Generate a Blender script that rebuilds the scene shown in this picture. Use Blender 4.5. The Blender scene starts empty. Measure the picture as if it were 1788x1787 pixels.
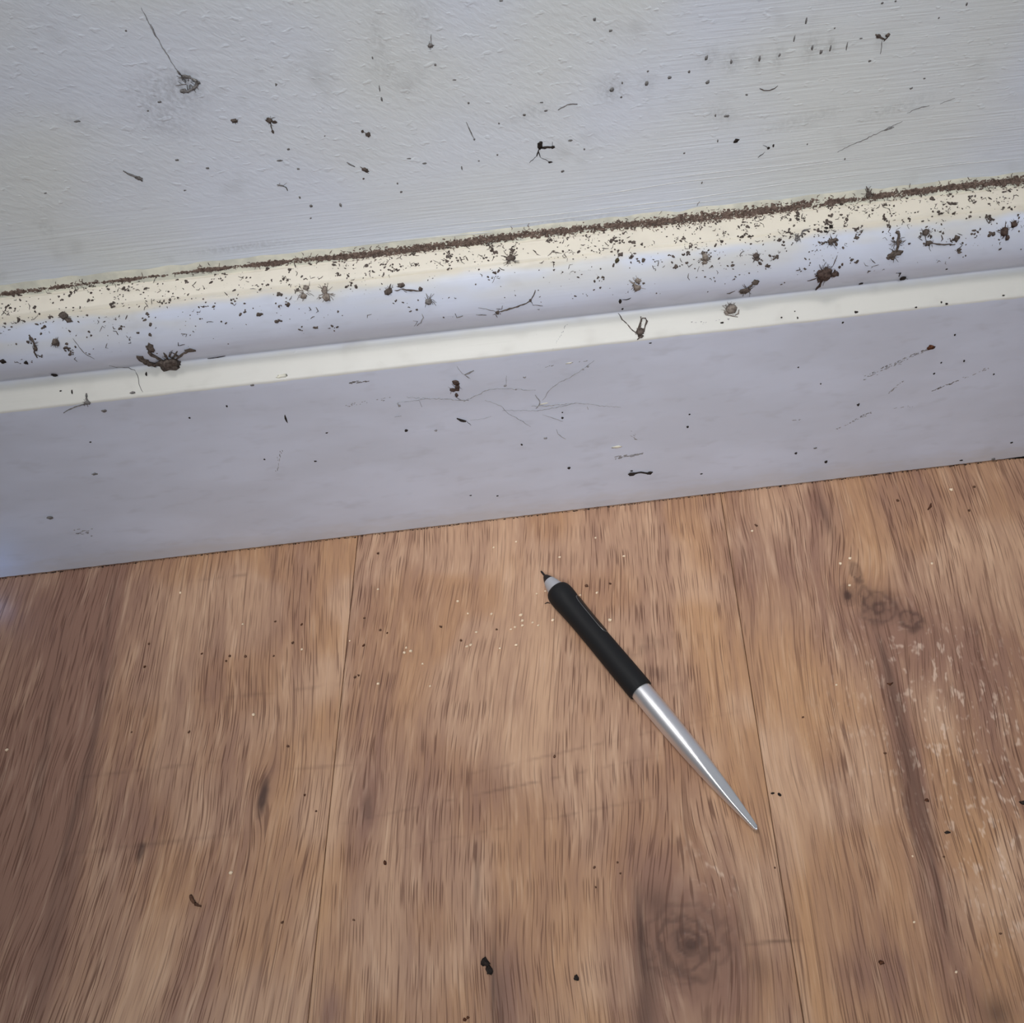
import bpy, math, random
import numpy as np
from mathutils import Vector, Matrix, noise

random.seed(7)
SC = bpy.context.scene
COL = SC.collection
W, H = 1788, 1787
FPX = 1900.0

# ------------------------------------------------------------------ camera
CAM_LOC = Vector((0.0, -0.33548, 0.43453))
RT = Vector((0.99258, -0.11204, -0.04714)).normalized()
FW = Vector((0.03213, 0.61586, -0.78720)).normalized()
UP = RT.cross(FW).normalized()
cam = bpy.data.cameras.new('camera')
cam.sensor_width = 36.0
cam.lens = 36.0 * FPX / W
cam.clip_start = 0.01
cam_ob = bpy.data.objects.new('camera', cam)
M3 = Matrix((RT, UP, -FW)).transposed()
cam_ob.matrix_world = Matrix.Translation(CAM_LOC) @ M3.to_4x4()
COL.objects.link(cam_ob)
SC.camera = cam_ob

# ------------------------------------------------------------------ world, lights, exposure
SC.view_settings.view_transform = 'Standard'
SC.view_settings.look = 'None'
SC.view_settings.gamma = 1.0
SC.view_settings.use_curve_mapping = False
SC.view_settings.exposure = 0.0

world = bpy.data.worlds.new('room_ambience')
SC.world = world
world.use_nodes = True
bg = world.node_tree.nodes['Background']
bg.inputs[0].default_value = (0.86, 0.92, 1.0, 1)
bg.inputs[1].default_value = 0.12


def area(name, loc, target, size, size_y, power, color, spread=180):
    l = bpy.data.lights.new(name, 'AREA')
    l.shape = 'RECTANGLE'
    l.size = size
    l.size_y = size_y
    l.spread = math.radians(spread)
    l.energy = power
    l.color = color
    o = bpy.data.objects.new(name, l)
    o.location = loc
    d = Vector(target) - Vector(loc)
    o.rotation_euler = d.to_track_quat('-Z', 'Y').to_euler()
    COL.objects.link(o)
    return o


def spot(name, loc, target, angle, blend, radius, power, color):
    l = bpy.data.lights.new(name, 'SPOT')
    l.spot_size = math.radians(angle)
    l.spot_blend = blend
    l.shadow_soft_size = radius
    l.energy = power
    l.color = color
    o = bpy.data.objects.new(name, l)
    o.location = loc
    o.rotation_euler = (Vector(target) - Vector(loc)).to_track_quat('-Z', 'Y').to_euler()
    COL.objects.link(o)
    return o


spot('falloff_spot', (0.0, -1.3, 1.55), (0.050, 0.0, 0.15), 19.8, 1.0, 0.25, 98, (0.97, 0.98, 1.0))  # added lamp, its cone shaped so light fades towards the lower left
area('window_light', (0.9, -2.0, 1.3), (0.05, 0.0, 0.08), 1.4, 1.2, 7, (0.80, 0.89, 1.0))
area('ceiling_light', (-0.42, -0.20, 2.0), (0.12, -0.08, 0.0), 0.6, 0.6, 0.42, (1.0, 0.97, 0.94), 18)
led = bpy.data.lights.new('assumed_blue_lamp', 'POINT')     # unseen blue lamp, assumed and added for the glow at lower left
led.energy = 0.0022
led.color = (0.22, 0.48, 1.0)
led.shadow_soft_size = 0.006
led_ob = bpy.data.objects.new('assumed_blue_lamp', led)
led_ob.location = (-0.238, -0.016, 0.006)
COL.objects.link(led_ob)
SC.cycles.max_bounces = 4
SC.cycles.diffuse_bounces = 2
SC.cycles.glossy_bounces = 2


# ------------------------------------------------------------------ helpers
def tag(o, label=None, cat=None, group=None, kind=None):
    if label:
        o['label'] = label
    if cat:
        o['category'] = cat
    if group:
        o['group'] = group
    if kind:
        o['kind'] = kind
    return o


class MB:
    """collects vertices and faces of one mesh object"""

    def __init__(self):
        self.v = []
        self.f = []

    def build(self, name, mat, parent=None, smooth=True, origin=None):
        me = bpy.data.meshes.new(name)
        v = self.v
        if origin is not None:
            v = [p - origin for p in v]
        me.from_pydata([tuple(p) for p in v], [], self.f)
        me.update()
        if smooth:
            me.polygons.foreach_set('use_smooth', [True] * len(me.polygons))
        me.materials.append(mat)
        o = bpy.data.objects.new(name, me)
        COL.objects.link(o)
        if origin is not None:
            o.location = origin
        if parent:
            o.parent = parent
        return o


# --- node expression builder
class NT:
    def __init__(self, name):
        self.mat = bpy.data.materials.new(name)
        self.mat.use_nodes = True
        self.t = self.mat.node_tree
        self.n = self.t.nodes
        self.n.clear()
        self.out = self.n.new('ShaderNodeOutputMaterial')
        self.b = self.n.new('ShaderNodeBsdfPrincipled')
        self.t.links.new(self.b.outputs[0], self.out.inputs[0])

    def put(self, sock, val):
        if isinstance(val, S):
            self.t.links.new(val.s, sock)
        elif val is not None:
            if isinstance(val, (tuple, list)) and sock.type == 'RGBA' and len(val) == 3:
                val = (*val, 1)
            sock.default_value = val

    def math(self, op, *a, clamp=False):
        n = self.n.new('ShaderNodeMath')
        n.operation = op
        n.use_clamp = clamp
        for i, x in enumerate(a):
            self.put(n.inputs[i], x)
        return S(self, n.outputs[0])

    def vmath(self, op, *a, out=0):
        n = self.n.new('ShaderNodeVectorMath')
        n.operation = op
        for i, x in enumerate(a):
            self.put(n.inputs[i], x)
        return S(self, n.outputs[out])

    def coord(self, kind='Object'):
        n = self.n.new('ShaderNodeTexCoord')
        return S(self, n.outputs[kind])

    def xyz(self, v):
        n = self.n.new('ShaderNodeSeparateXYZ')
        self.put(n.inputs[0], v)
        return [S(self, o) for o in n.outputs]

    def vec(self, x, y, z=0.0):
        n = self.n.new('ShaderNodeCombineXYZ')
        for i, a in enumerate((x, y, z)):
            self.put(n.inputs[i], a)
        return S(self, n.outputs[0])

    def noise(self, v, scale=1.0, detail=2.0, rough=0.5, dist=0.0):
        n = self.n.new('ShaderNodeTexNoise')
        self.put(n.inputs['Vector'], v)
        n.inputs['Scale'].default_value = scale
        n.inputs['Detail'].default_value = detail
        n.inputs['Roughness'].default_value = rough
        n.inputs['Distortion'].default_value = dist
        return S(self, n.outputs['Fac'])

    def voronoi(self, v, scale=1.0):
        n = self.n.new('ShaderNodeTexVoronoi')
        self.put(n.inputs['Vector'], v)
        n.inputs['Scale'].default_value = scale
        return S(self, n.outputs['Distance'])

    def step(self, x, a, b):
        """smoothstep from a to b"""
        n = self.n.new('ShaderNodeMapRange')
        n.interpolation_type = 'SMOOTHSTEP'
        self.put(n.inputs['Value'], x)
        n.inputs['From Min'].default_value = a
        n.inputs['From Max'].default_value = b
        return S(self, n.outputs['Result'])

    def mix(self, f, a, b):
        n = self.n.new('ShaderNodeMix')
        n.data_type = 'RGBA'
        self.put(n.inputs[0], f)
        self.put(n.inputs[6], a)
        self.put(n.inputs[7], b)
        return S(self, n.outputs[2])

    def gauss(self, v, cx, cy, a, b, ang=0.0):
        """soft ellipse in the xy of v; half widths a, b"""
        d = self.vmath('SUBTRACT', v, (cx, cy, 0))
        if ang:
            r = self.n.new('ShaderNodeVectorRotate')
            r.rotation_type = 'Z_AXIS'
            self.put(r.inputs['Vector'], d)
            r.inputs['Angle'].default_value = -ang
            d = S(self, r.outputs[0])
        d = self.vmath('MULTIPLY', d, (1 / a, 1 / b, 0))
        q = self.vmath('DOT_PRODUCT', d, d, out=1)
        return self.math('EXPONENT', q * -1.0)

    def bump(self, h, dist, strength=1.0, normal=None):
        n = self.n.new('ShaderNodeBump')
        n.inputs['Strength'].default_value = strength
        n.inputs['Distance'].default_value = dist
        self.put(n.inputs['Height'], h)
        if normal is not None:
            self.put(n.inputs['Normal'], normal)
        return S(self, n.outputs[0])

    def set(self, **kw):
        for k, v in kw.items():
            self.put(self.b.inputs[k.replace('_', ' ')], v)
        return self.mat


class S:
    def __init__(self, t, s):
        self.t = t
        self.s = s

    def __add__(self, o): return self.t.math('ADD', self, o)
    __radd__ = __add__
    def __mul__(self, o): return self.t.math('MULTIPLY', self, o)
    __rmul__ = __mul__
    def __sub__(self, o): return self.t.math('SUBTRACT', self, o)
    def __rsub__(self, o): return self.t.math('SUBTRACT', o, self)
    def __truediv__(self, o): return self.t.math('DIVIDE', self, o)
    def clamp(self): return self.t.math('ADD', self, 0.0, clamp=True)
    def max(self, o): return self.t.math('MAXIMUM', self, o)
    def min(self, o): return self.t.math('MINIMUM', self, o)


def srgb(r, g, b):
    def f(c):
        c /= 255.0
        return c / 12.92 if c <= 0.04045 else ((c + 0.055) / 1.055) ** 2.4
    return (f(r), f(g), f(b))


# ------------------------------------------------------------------ section of wall and baseboard (depth y, height z)
def catmull(pts, n):
    out = []
    for i in range(len(pts) - 1):
        p0 = Vector(pts[max(i - 1, 0)])
        p1 = Vector(pts[i])
        p2 = Vector(pts[i + 1])
        p3 = Vector(pts[min(i + 2, len(pts) - 1)])
        for k in range(n):
            t = k / n
            out.append(0.5 * ((2 * p1) + (p2 - p0) * t + (2 * p0 - 5 * p1 + 4 * p2 - p3) * t * t
                              + (3 * p1 - p0 - 3 * p2 + p3) * t ** 3))
    out.append(Vector(pts[-1]))
    return out


WALL_Y = 0.0242
FACE = [Vector((0.0, z)) for z in (0.0007, 0.012, 0.03, 0.05, 0.07, 0.09, 0.104, 0.110, 0.1122)]
FACE[0] = Vector((0.0004, 0.0007))
EDGE = [Vector((0.00008, 0.1128)), Vector((0.0004, 0.1134))]
LEDGE = catmull([(0.0009, 0.1138), (0.0035, 0.1162), (0.0062, 0.1184), (0.0084, 0.1201), (0.0092, 0.1209), (0.0093, 0.1216), (0.0086, 0.1226),
                 (0.0072, 0.1248), (0.0060, 0.1282), (0.0055, 0.1322), (0.0061, 0.1368), (0.0076, 0.1414), (0.0096, 0.1456), (0.0115, 0.1485), (0.0129, 0.1503)], 4)
CREASE = [Vector((0.0135, 0.1496)), Vector((0.0139, 0.1496)), Vector((0.0144, 0.1508))]
TOPL = catmull([(0.0150, 0.1512), (0.0175, 0.1524), (0.0200, 0.1533), (0.0212, 0.1538)], 3)
GROOVE = [Vector((0.0218, 0.1534)), Vector((0.0226, 0.1536))]
CAULK = [Vector((0.0229, 0.1546)), Vector((0.0234, 0.1562)), Vector((0.0239, 0.1578)), Vector((WALL_Y, 0.1592))]
BOARD = FACE + EDGE + LEDGE + CREASE + TOPL + GROOVE
SECTION = BOARD + CAULK + [Vector((WALL_Y, 1.2))]


def cam_ray(px, py):
    return (FW + RT * ((px - W / 2) / FPX) - UP * ((py - H / 2) / FPX))


def at_floor(px, py, z=0.0):
    d = cam_ray(px, py)
    return CAM_LOC + d * ((z - CAM_LOC.z) / d.z)


def surf(px, py):
    """the point of floor, baseboard or wall seen at a place in the photograph, and its normal"""
    d = cam_ray(px, py)
    best = None
    t = -CAM_LOC.z / d.z
    if t > 0:
        p = CAM_LOC + d * t
        if p.y < 0:
            best = (t, p, Vector((0, 0, 1)))
    for a, b in zip(SECTION, SECTION[1:]):
        ey, ez = b.x - a.x, b.y - a.y
        n = Vector((0, -ez, ey))
        den = d.dot(n)
        if abs(den) < 1e-9:
            continue
        t = ((a.x - CAM_LOC.y) * n.y + (a.y - CAM_LOC.z) * n.z) / den
        if t <= 0:
            continue
        p = CAM_LOC + d * t
        k = ((p.y - a.x) * ey + (p.z - a.y) * ez) / (ey * ey + ez * ez)
        if -0.001 <= k <= 1.001 and (best is None or t < best[0]):
            best = (t, p, n.normalized())
    if best is None:
        p = at_floor(px, py)
        return p, Vector((0, 0, 1))
    return best[1], best[2]


def at_arc(x, s):
    """point and normal on the baseboard section at world x and fraction s (index into SECTION)"""
    i = max(0, min(int(s), len(SECTION) - 2))
    a, b = SECTION[i], SECTION[i + 1]
    q = a.lerp(b, s - i)
    e = b - a
    return Vector((x, q.x, q.y)), Vector((0, -e.y, e.x)).normalized()


PXM = 1.0 / 4150.0          # metres for one pixel of the photograph around the baseboard

# ------------------------------------------------------------------ materials
# floor axes: planks run nearly straight to the wall
TH = 0.10776
U_B, U_A = -0.0605, 0.1232
PW = U_A - U_B


def uv(px, py):
    p = at_floor(px, py)
    c, s = math.cos(TH), math.sin(TH)
    return (p.x * c - p.y * s, p.x * s + p.y * c)


def ng(U, V, px, py, a, b, ang=0.0):
    """soft ellipse over arrays of floor coordinates"""
    cu, cv = uv(px, py)
    du, dv = U - cu, V - cv
    c, s = math.cos(ang), math.sin(ang)
    return np.exp(-((du * c + dv * s) / a) ** 2 - ((dv * c - du * s) / b) ** 2)


def vnoise(X, Y, seed):
    """value noise over arrays"""
    xi, yi = np.floor(X).astype(np.int64), np.floor(Y).astype(np.int64)
    fx, fy = X - xi, Y - yi
    fx, fy = fx * fx * (3 - 2 * fx), fy * fy * (3 - 2 * fy)

    def h(i, j):
        q = np.sin(i * 127.1 + j * 311.7 + seed * 74.7) * 43758.5453
        return q - np.floor(q)
    return (h(xi, yi) * (1 - fx) + h(xi + 1, yi) * fx) * (1 - fy) + (h(xi, yi + 1) * (1 - fx) + h(xi + 1, yi + 1) * fx) * fy


def wood_fields(U, V, kind):
    """figure of the boards: sideways shift of the grain, heartwood tone with far-left shade painted in, dark eyes, flecks"""
    U0 = U
    sd = {'left': 9.0, 'mid': 3.0, 'right': 5.0}.get(kind, 12.0)
    sh = (vnoise(U * 11, V * 7, sd) - 0.5) * 0.012 + (vnoise(U * 45, V * 38, sd + 1) - 0.5) * 0.0022
    uu = U + sh
    if kind in ('left', 'mid', 'right'):
        for px, py, a, b, k in [(1205, 1640, 0.024, 0.050, 0.86), (1490, 1030, 0.010, 0.028, 0.75), (1565, 1085, 0.015, 0.03, 0.75),
                                (460, 1390, 0.006, 0.018, 0.7), (640, 1405, 0.007, 0.02, 0.5)]:
            cu, cv = uv(px, py)
            uu = uu - (uu - cu) * ng(U, V, px, py, a, b) * k
    fig_shade = np.zeros_like(U)
    for px, py, a, b, ang, k in ((1330, 985, 0.020, 0.034, -0.1, .70), (1700, 1160, 0.040, 0.036, 0, .55), (1545, 1090, 0.022, 0.022, 0, .5),
                                 (1215, 1640, 0.025, 0.028, 0, .55), (1140, 1745, 0.013, 0.028, 0, .6), (1160, 1560, 0.014, 0.020, 0, .35), (1280, 1750, 0.018, 0.022, 0, .45),
                                 (140, 1330, 0.010, 0.10, 0.05, .5), (195, 1010, 0.010, 0.05, 0.05, .5), (60, 1380, 0.016, 0.05, 0, .4), (885, 1750, 0.005, 0.022, 0, .55),
                                 (640, 1405, 0.005, 0.016, 0, .5), (578, 1770, 0.006, 0.009, 0, .8), (1500, 1700, 0.022, 0.010, 0, .4), (1430, 880, 0.007, 0.016, 0, .5), (1760, 850, 0.03, 0.012, 0, .4),
                                 (245, 1440, 0.018, 0.022, 0, .3), (20, 1230, 0.028, 0.16, 0, .5), (90, 1060, 0.03, 0.03, 0, .3), (0, 1650, 0.03, 0.06, 0, .35), (700, 1360, 0.02, 0.03, 0, .3), (870, 1390, 0.02, 0.015, 0, .3), (900, 1215, 0.006, 0.012, 0.3, .4), (480, 1090, 0.012, 0.02, 0, .25), (300, 1200, 0.02, 0.04, 0, .2),  # broad far-left ellipses paint light falloff into the board tone
                                 (1592, 1330, 0.0040, 0.030, 0.02, .85), (1560, 1200, 0.0032, 0.020, 0.0, .75), (1618, 1500, 0.0042, 0.032, -0.02, .55), (1640, 1640, 0.008, 0.04, 0, .4),
                                 (1440, 1210, 0.014, 0.022, 0, -.40), (1720, 1500, 0.018, 0.035, 0, -.5), (1230, 1060, 0.014, 0.05, 0, -.40), (560, 1500, 0.012, 0.04, 0, -.30), (1420, 1720, 0.012, 0.016, 0, -.35),
                                 (1010, 1680, 0.012, 0.03, 0, -.25), (1660, 950, 0.02, 0.012, 0, -.2), (560, 1200, 0.010, 0.06, 0, -.25), (1250, 1380, 0.012, 0.02, 0, -.3), (390, 1600, 0.02, 0.03, 0, -.15)):
        fig_shade += k * ng(U, V, px, py, a, b, ang)
    eye = np.zeros_like(U)
    rel = np.zeros_like(U)

    def knot(px, py, a, b, ang, amount, rings, wamp=1.0):
        nonlocal eye, rel
        w = np.maximum(ng(U, V, px, py, a, b, ang), 1e-9)
        r = np.sqrt(-np.log(w))
        wob = (vnoise(U * 190, V * 190, px * 0.01) * 0.6 + vnoise(U * 420, V * 420, px * 0.02) * 0.5) * wamp
        ring = np.clip(np.sin((r + wob) * rings) * 0.9 + 0.35, 0, 1)
        body = np.clip((1.5 - r - wob * 0.5) / 0.7, 0, 1)
        eye = 1 - (1 - eye) * (1 - body * amount * (0.4 + 0.6 * ring))
        rel += body * (ring - 0.5)
    knot(1200, 1645, 0.0170, 0.0150, 0.2, 0.60, 17.0, 0.45)
    knot(1204, 1649, 0.0062, 0.0056, 0.0, 0.55, 14.0, 0.4)
    knot(1206, 1650, 0.0026, 0.0022, 0.0, 0.90, 3.0, 0.3)
    knot(1480, 1040, 0.0032, 0.0050, 0.0, 1.0, 5.0, 0.4)
    knot(1495, 1003, 0.0028, 0.0068, 0.1, 0.85, 6.0)
    knot(1590, 1085, 0.0064, 0.0080, 0.5, 0.80, 7.0)
    knot(1515, 1045, 0.0060, 0.0100, 0.3, 0.55, 8.0)
    knot(1535, 1062, 0.0105, 0.0085, 0.6, 0.75, 12.0, 0.6)
    knot(459, 1392, 0.0024, 0.0085, -0.04, 1.0, 1.0)
    knot(245, 1491, 0.0016, 0.0045, -0.04, 0.80, 1.0)
    knot(642, 1412, 0.0030, 0.0075, -0.03, 0.45, 2.0)
    for px, py, a, b, ang, k in ((1118, 1625, 0.0016, 0.017, 0.0, 0.8), (1128, 1770, 0.004, 0.014, 0.0, 0.6), (861, 1720, 0.0008, 0.018, 0.0, 0.75), (1145, 1575, 0.006, 0.007, 0.4, 0.5),
                                 (872, 1740, 0.0035, 0.016, 0.0, 0.35), (1585, 1320, 0.0030, 0.026, 0.0, 0.55), (1556, 1195, 0.0024, 0.018, 0.0, 0.55), (1606, 1420, 0.0034, 0.020, 0.0, 0.45), (1130, 1690, 0.004, 0.012, 0.2, 0.45), (1300, 1600, 0.003, 0.012, -.2, .3), (1320, 1690, 0.005, 0.006, 0, .3), (1740, 1770, 0.005, 0.006, 0.0, 0.7), (1545, 1150, 0.0012, 0.014, 0.05, 0.5), (1640, 1560, 0.0011, 0.022, -0.02, 0.55), (1588, 1430, 0.0012, 0.03, 0.0, 0.5),
                                 (178, 1180, 0.0014, 0.06, 0.12, 0.4), (130, 1420, 0.0018, 0.05, 0.0, 0.5), (1195, 1705, 0.008, 0.0012, -0.3, 0.5), (1190, 1620, 0.008, 0.001, 0.6, .35), (1440, 900, .002, .014, 0.1, .5), (833, 1540, .0012, .012, 0, .5), (75, 1330, .002, .05, .1, .35), (95, 1640, .003, .04, .0, .3)):
        eye = 1 - (1 - eye) * (1 - k * ng(U, V, px, py, a, b, ang))
    scr = np.zeros_like(U)
    for px, py, a, b, ang, k in ((880, 1378, 0.055, 0.0006, 0.20, 0.45), (1000, 1310, 0.06, 0.0006, 0.22, 0.30), (960, 1430, 0.05, 0.0006, 0.18, 0.30), (1345, 1646, 0.0085, 0.0005, 0.05, 0.9), (250, 1345, 0.03, 0.0008, 0.1, 0.35),
                                 (260, 1475, 0.03, 0.001, 0.1, 0.35), (470, 1210, 0.03, 0.001, 0.1, 0.3), (420, 1005, 0.02, 0.0009, 0.1, 0.4), (1120, 1130, 0.018, 0.004, 0.4, 0.35), (1150, 1180, 0.012, 0.004, -0.4, 0.35), (560, 1340, 0.012, 0.0007, 0.05, .35)):
        brk = np.clip((vnoise(U * 260, V * 260, px) - 0.30) * 4, 0, 1)
        scr = np.maximum(scr, k * brk * ng(U, V, px, py, a, b, ang))
    fz = (ng(U, V, 1700, 1300, 0.05, 0.035) + ng(U, V, 1600, 1140, 0.03, 0.02) * 0.8 + ng(U, V, 1750, 1500, 0.02, 0.05) + ng(U, V, 1240, 1540, 0.010, 0.014)).clip(0, 1)
    tone2 = vnoise(U * 26 + sd, V * 21, sd + 2) * 0.6 + vnoise(U * 60, V * 46, sd + 3) * 0.4
    return dict(shift=uu - U0, fig_shade=fig_shade, eye=eye.clip(0, 1), relief=rel, scratch=scr, fleckzone=fz, blot=tone2)


def wood_material():
    m = NT('oak_laminate')
    u0, v0, z0 = m.xyz(m.coord())

    def att(name):
        n = m.n.new('ShaderNodeAttribute')
        n.attribute_name = name
        return S(m, n.outputs['Fac'])
    shift, fig_shade, eye, rel, scr, fz, blot, off = [att(k) for k in ('shift', 'fig_shade', 'eye', 'relief', 'scratch', 'fleckzone', 'blot', 'offs')]
    uu = u0 + shift
    streak = m.noise(m.vec(uu * 42.0, v0 * 5.0, off), 4.0, 3.0, 0.72)
    broad = m.noise(m.vec(uu * 42.0, v0 * 5.0, off + 5.0), 1.0, 1.0, 0.5)
    fine = m.noise(m.vec(uu * 1000.0, v0 * 30.0, off + 2.0), 1.0, 1.0, 0.65)
    pore = m.noise(m.vec(uu * 2100.0, v0 * 62.0, off + 4.0), 1.0, 0.0, 0.5)
    line = m.step(m.noise(m.vec(uu * 950.0, v0 * 16.0, off + 11.0), 1.0, 1.0, 0.55), 0.58, 0.72)
    pores = m.step(pore, 0.58, 0.72) * (m.step(broad, 0.30, 0.62) * 0.7 + 0.3)

    tan = srgb(204, 165, 134)
    ochre = srgb(194, 150, 112)
    mauve = srgb(152, 115, 97)
    dark = srgb(104, 69, 53)
    lite = srgb(226, 194, 168)
    col = m.mix(m.step(blot, 0.40, 0.62), tan, ochre)
    tone = (broad - 0.5) * 1.5 + (streak - 0.5) * 1.5 + 0.38 + fig_shade * 0.95 + (blot - 0.5) * 0.35
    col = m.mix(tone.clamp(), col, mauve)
    col = m.mix(((0.46 - streak) * 2.6 + (fine - 0.5) * 1.2).clamp() * 0.55, col, lite)
    fleck = m.step(m.noise(m.vec(uu * 300.0, v0 * 120.0, 31.0), 1.0, 2.0, 0.7), 0.55, 0.68)
    col = m.mix(fleck * fz * 0.55, col, srgb(238, 212, 190))
    col = m.mix(line * 0.50, col, dark)
    col = m.mix(pores * 0.74, col, dark)
    col = m.mix((eye * 0.95 + scr * 0.8).clamp(), col, srgb(78, 55, 47))
    h = (fine - 0.5) * 0.9 - pores * 0.9 + rel * 0.4
    nrm = m.bump(h, 0.00028, 0.5)
    rough = 0.42 + pores * 0.15
    return m.set(Base_Color=col, Roughness=rough, Normal=nrm, Specular_IOR_Level=0.42)


def wall_material():
    m = NT('wall_emulsion')
    P = m.coord()
    x, y, z = m.xyz(P)
    # random warm and cool tints, painting the light's colour into the wall
    patch = m.noise(m.vec(x * 9.0, z * 11.0, 1.0), 1.0, 2.0, 0.45)
    col = m.mix(m.step(patch, 0.36, 0.62), srgb(231, 235, 234), srgb(229, 235, 246))
    soot = m.noise(m.vec(x * 45.0, z * 45.0, 5.0), 1.0, 2.0, 0.65)
    col = m.mix(m.step(soot, 0.58, 0.82) * 0.22, col, srgb(140, 138, 132))

    n = m.n.new('ShaderNodeAttribute')
    n.attribute_name = 'smudge'
    brk = m.noise(m.vec(x * 620.0, z * 480.0, 7.0), 1.0, 2.0, 0.6)
    col = m.mix(S(m, n.outputs['Fac']) * 0.75 * m.step(brk, 0.25, 0.70), col, srgb(88, 84, 78))
    # roller stipple left, brush drag right and above the baseboard
    ca, sa = math.cos(0.9), math.sin(0.9)
    a1 = x * ca + z * sa
    b1 = x * -sa + z * ca
    stip = m.noise(m.vec(a1 * 520.0, b1 * 240.0, 1.0), 1.0, 2.0, 0.6)
    nib = m.step(m.noise(m.vec(x * 210.0, z * 330.0, 9.0), 1.0, 2.0, 0.5), 0.60, 0.74)
    drag = m.noise(m.vec(x * 26.0, z * 900.0, 4.0), 1.0, 2.0, 0.6)
    low = m.step(z, 0.196, 0.172)
    side = m.step(x + (m.noise(m.vec(x * 20.0, z * 20.0, 0.0), 1.0, 2.0) - 0.5) * 0.1, 0.05, 0.12)
    dragw = (low + side * 0.85).clamp()
    hump = m.noise(m.vec(x * 28.0, z * 40.0, 2.0), 1.0, 2.0, 0.5)
    h = stip * (1.0 - dragw * 0.75) * 0.9 + nib * (1.0 - low) * 0.45 + drag * dragw * 0.9 + hump * 2.0
    nrm = m.bump(h, 0.00040, 0.72)
    return m.set(Base_Color=col, Roughness=0.55, Normal=nrm, Specular_IOR_Level=0.35)


def board_material():
    m = NT('old_gloss_paint')
    P = m.coord()
    x, y, z = m.xyz(P)
    big = m.noise(m.vec(x * 14.0, z * 30.0, 2.0), 1.0, 3.0, 0.55)
    mid = m.noise(m.vec(x * 90.0, z * 240.0, 6.0), 1.0, 1.0, 0.6)
    white = srgb(216, 222, 238)
    grey = srgb(208, 213, 227)
    cream = srgb(216, 213, 203)
    col = m.mix(m.step(big, 0.35, 0.65), grey, white)
    # gloss has yellowed on the ledges where nobody wipes
    wz = z + (mid - 0.5) * 0.0014
    ledge = m.step(wz, 0.1120, 0.1126) * m.step(wz, 0.1225, 0.1190)
    top = m.step(wz, 0.1470, 0.1506)
    blob = m.step(m.noise(m.vec(x * 17.0, z * 60.0, 12.0), 1.0, 2.0), 0.44, 0.62) * m.step(wz, 0.134, 0.146)
    yel = (ledge * 0.9 + top + blob * 0.7).clamp()
    col = m.mix(yel, col, m.mix(top, cream, srgb(226, 218, 202)))
    # thin uneven grey film, then a tan tint near the floor
    film = m.step(m.noise(m.vec(x * 60.0, z * 130.0, 3.0), 1.0, 2.0, 0.65), 0.52, 0.80)
    col = m.mix(film * 0.14, col, srgb(132, 124, 116))
    foot = m.step(z + (mid - 0.5) * 0.012, 0.016, 0.002)
    col = m.mix(foot * 0.30, col, srgb(190, 178, 160))
    # pin-prick dirt
    d1 = m.step(m.voronoi(m.vec(x, y, z), 520.0), 0.17, 0.08)
    dz = m.step(m.noise(m.vec(x * 40.0, z * 60.0, 15.0), 1.0, 2.0), 0.50, 0.68) * m.step(wz, 0.130, 0.142)
    col = m.mix(d1 * dz * 0.7, col, srgb(96, 84, 74))
    drag = m.noise(m.vec(x * 22.0, z * 1100.0, y * 1100.0), 1.0, 1.0, 0.6)
    hump = m.noise(m.vec(x * 30.0, z * 70.0, 8.0), 1.0, 2.0)
    chip = m.step(m.noise(m.vec(x * 260.0, z * 420.0, 5.0), 1.0, 2.0), 0.68, 0.76)
    h = drag * 0.35 + hump * 2.4 + chip * 0.35
    nrm = m.bump(h, 0.00035, 0.35)
    return m.set(Base_Color=col, Roughness=(0.43 + film * 0.15).clamp(), Normal=nrm, Specular_IOR_Level=0.5)


def dirt_material(name, c1, c2, scale=900.0, rough=0.9):
    m = NT(name)
    n = m.noise(m.coord('Generated') if False else m.coord(), scale, 3.0, 0.6)
    col = m.mix(m.step(n, 0.35, 0.65), c1, c2)
    return m.set(Base_Color=col, Roughness=rough, Specular_IOR_Level=0.2)


WOOD = wood_material()
WALLM = wall_material()
BOARDM = board_material()
DIRT = dirt_material('brown_dust', srgb(108, 97, 90), srgb(74, 65, 60))
BROWN = dirt_material('dark_brown_dust', srgb(94, 78, 71), srgb(66, 54, 50))
CRUMB = dirt_material('brown_grain', srgb(116, 84, 66), srgb(84, 60, 48))
CRUST = dirt_material('packed_brown_dirt', srgb(132, 113, 102), srgb(94, 78, 70), 700.0)
DARK = dirt_material('dark_grit', srgb(58, 50, 46), srgb(36, 31, 29))
GREY = dirt_material('grey_dust', srgb(138, 134, 132), srgb(104, 100, 98))
SMEAR = dirt_material('grey_smear', srgb(140, 138, 137), srgb(116, 114, 113))
FAINT = dirt_material('pale_grey_dust', srgb(168, 166, 168), srgb(142, 140, 142))
RED = dirt_material('rusty_brown_grit', srgb(104, 66, 46), srgb(66, 42, 32))
PALE = dirt_material('pale_crumb', srgb(252, 232, 205), srgb(240, 210, 175))
TANM = dirt_material('tan_cocoon_fibre', srgb(150, 140, 130), srgb(112, 100, 92))
OLIVE = dirt_material('olive_grit', srgb(88, 80, 58), srgb(64, 58, 44))
_m = NT('cream_caulk')
_x = _m.coord()
CAULKM = _m.set(Base_Color=_m.mix(_m.step(_m.noise(_x, 140.0, 3.0), 0.35, 0.7), srgb(232, 228, 210), srgb(206, 204, 190)),
                Roughness=0.5, Normal=_m.bump(_m.noise(_x, 420.0, 3.0), 0.0004, 0.5))
_m = NT('subfloor')
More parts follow.
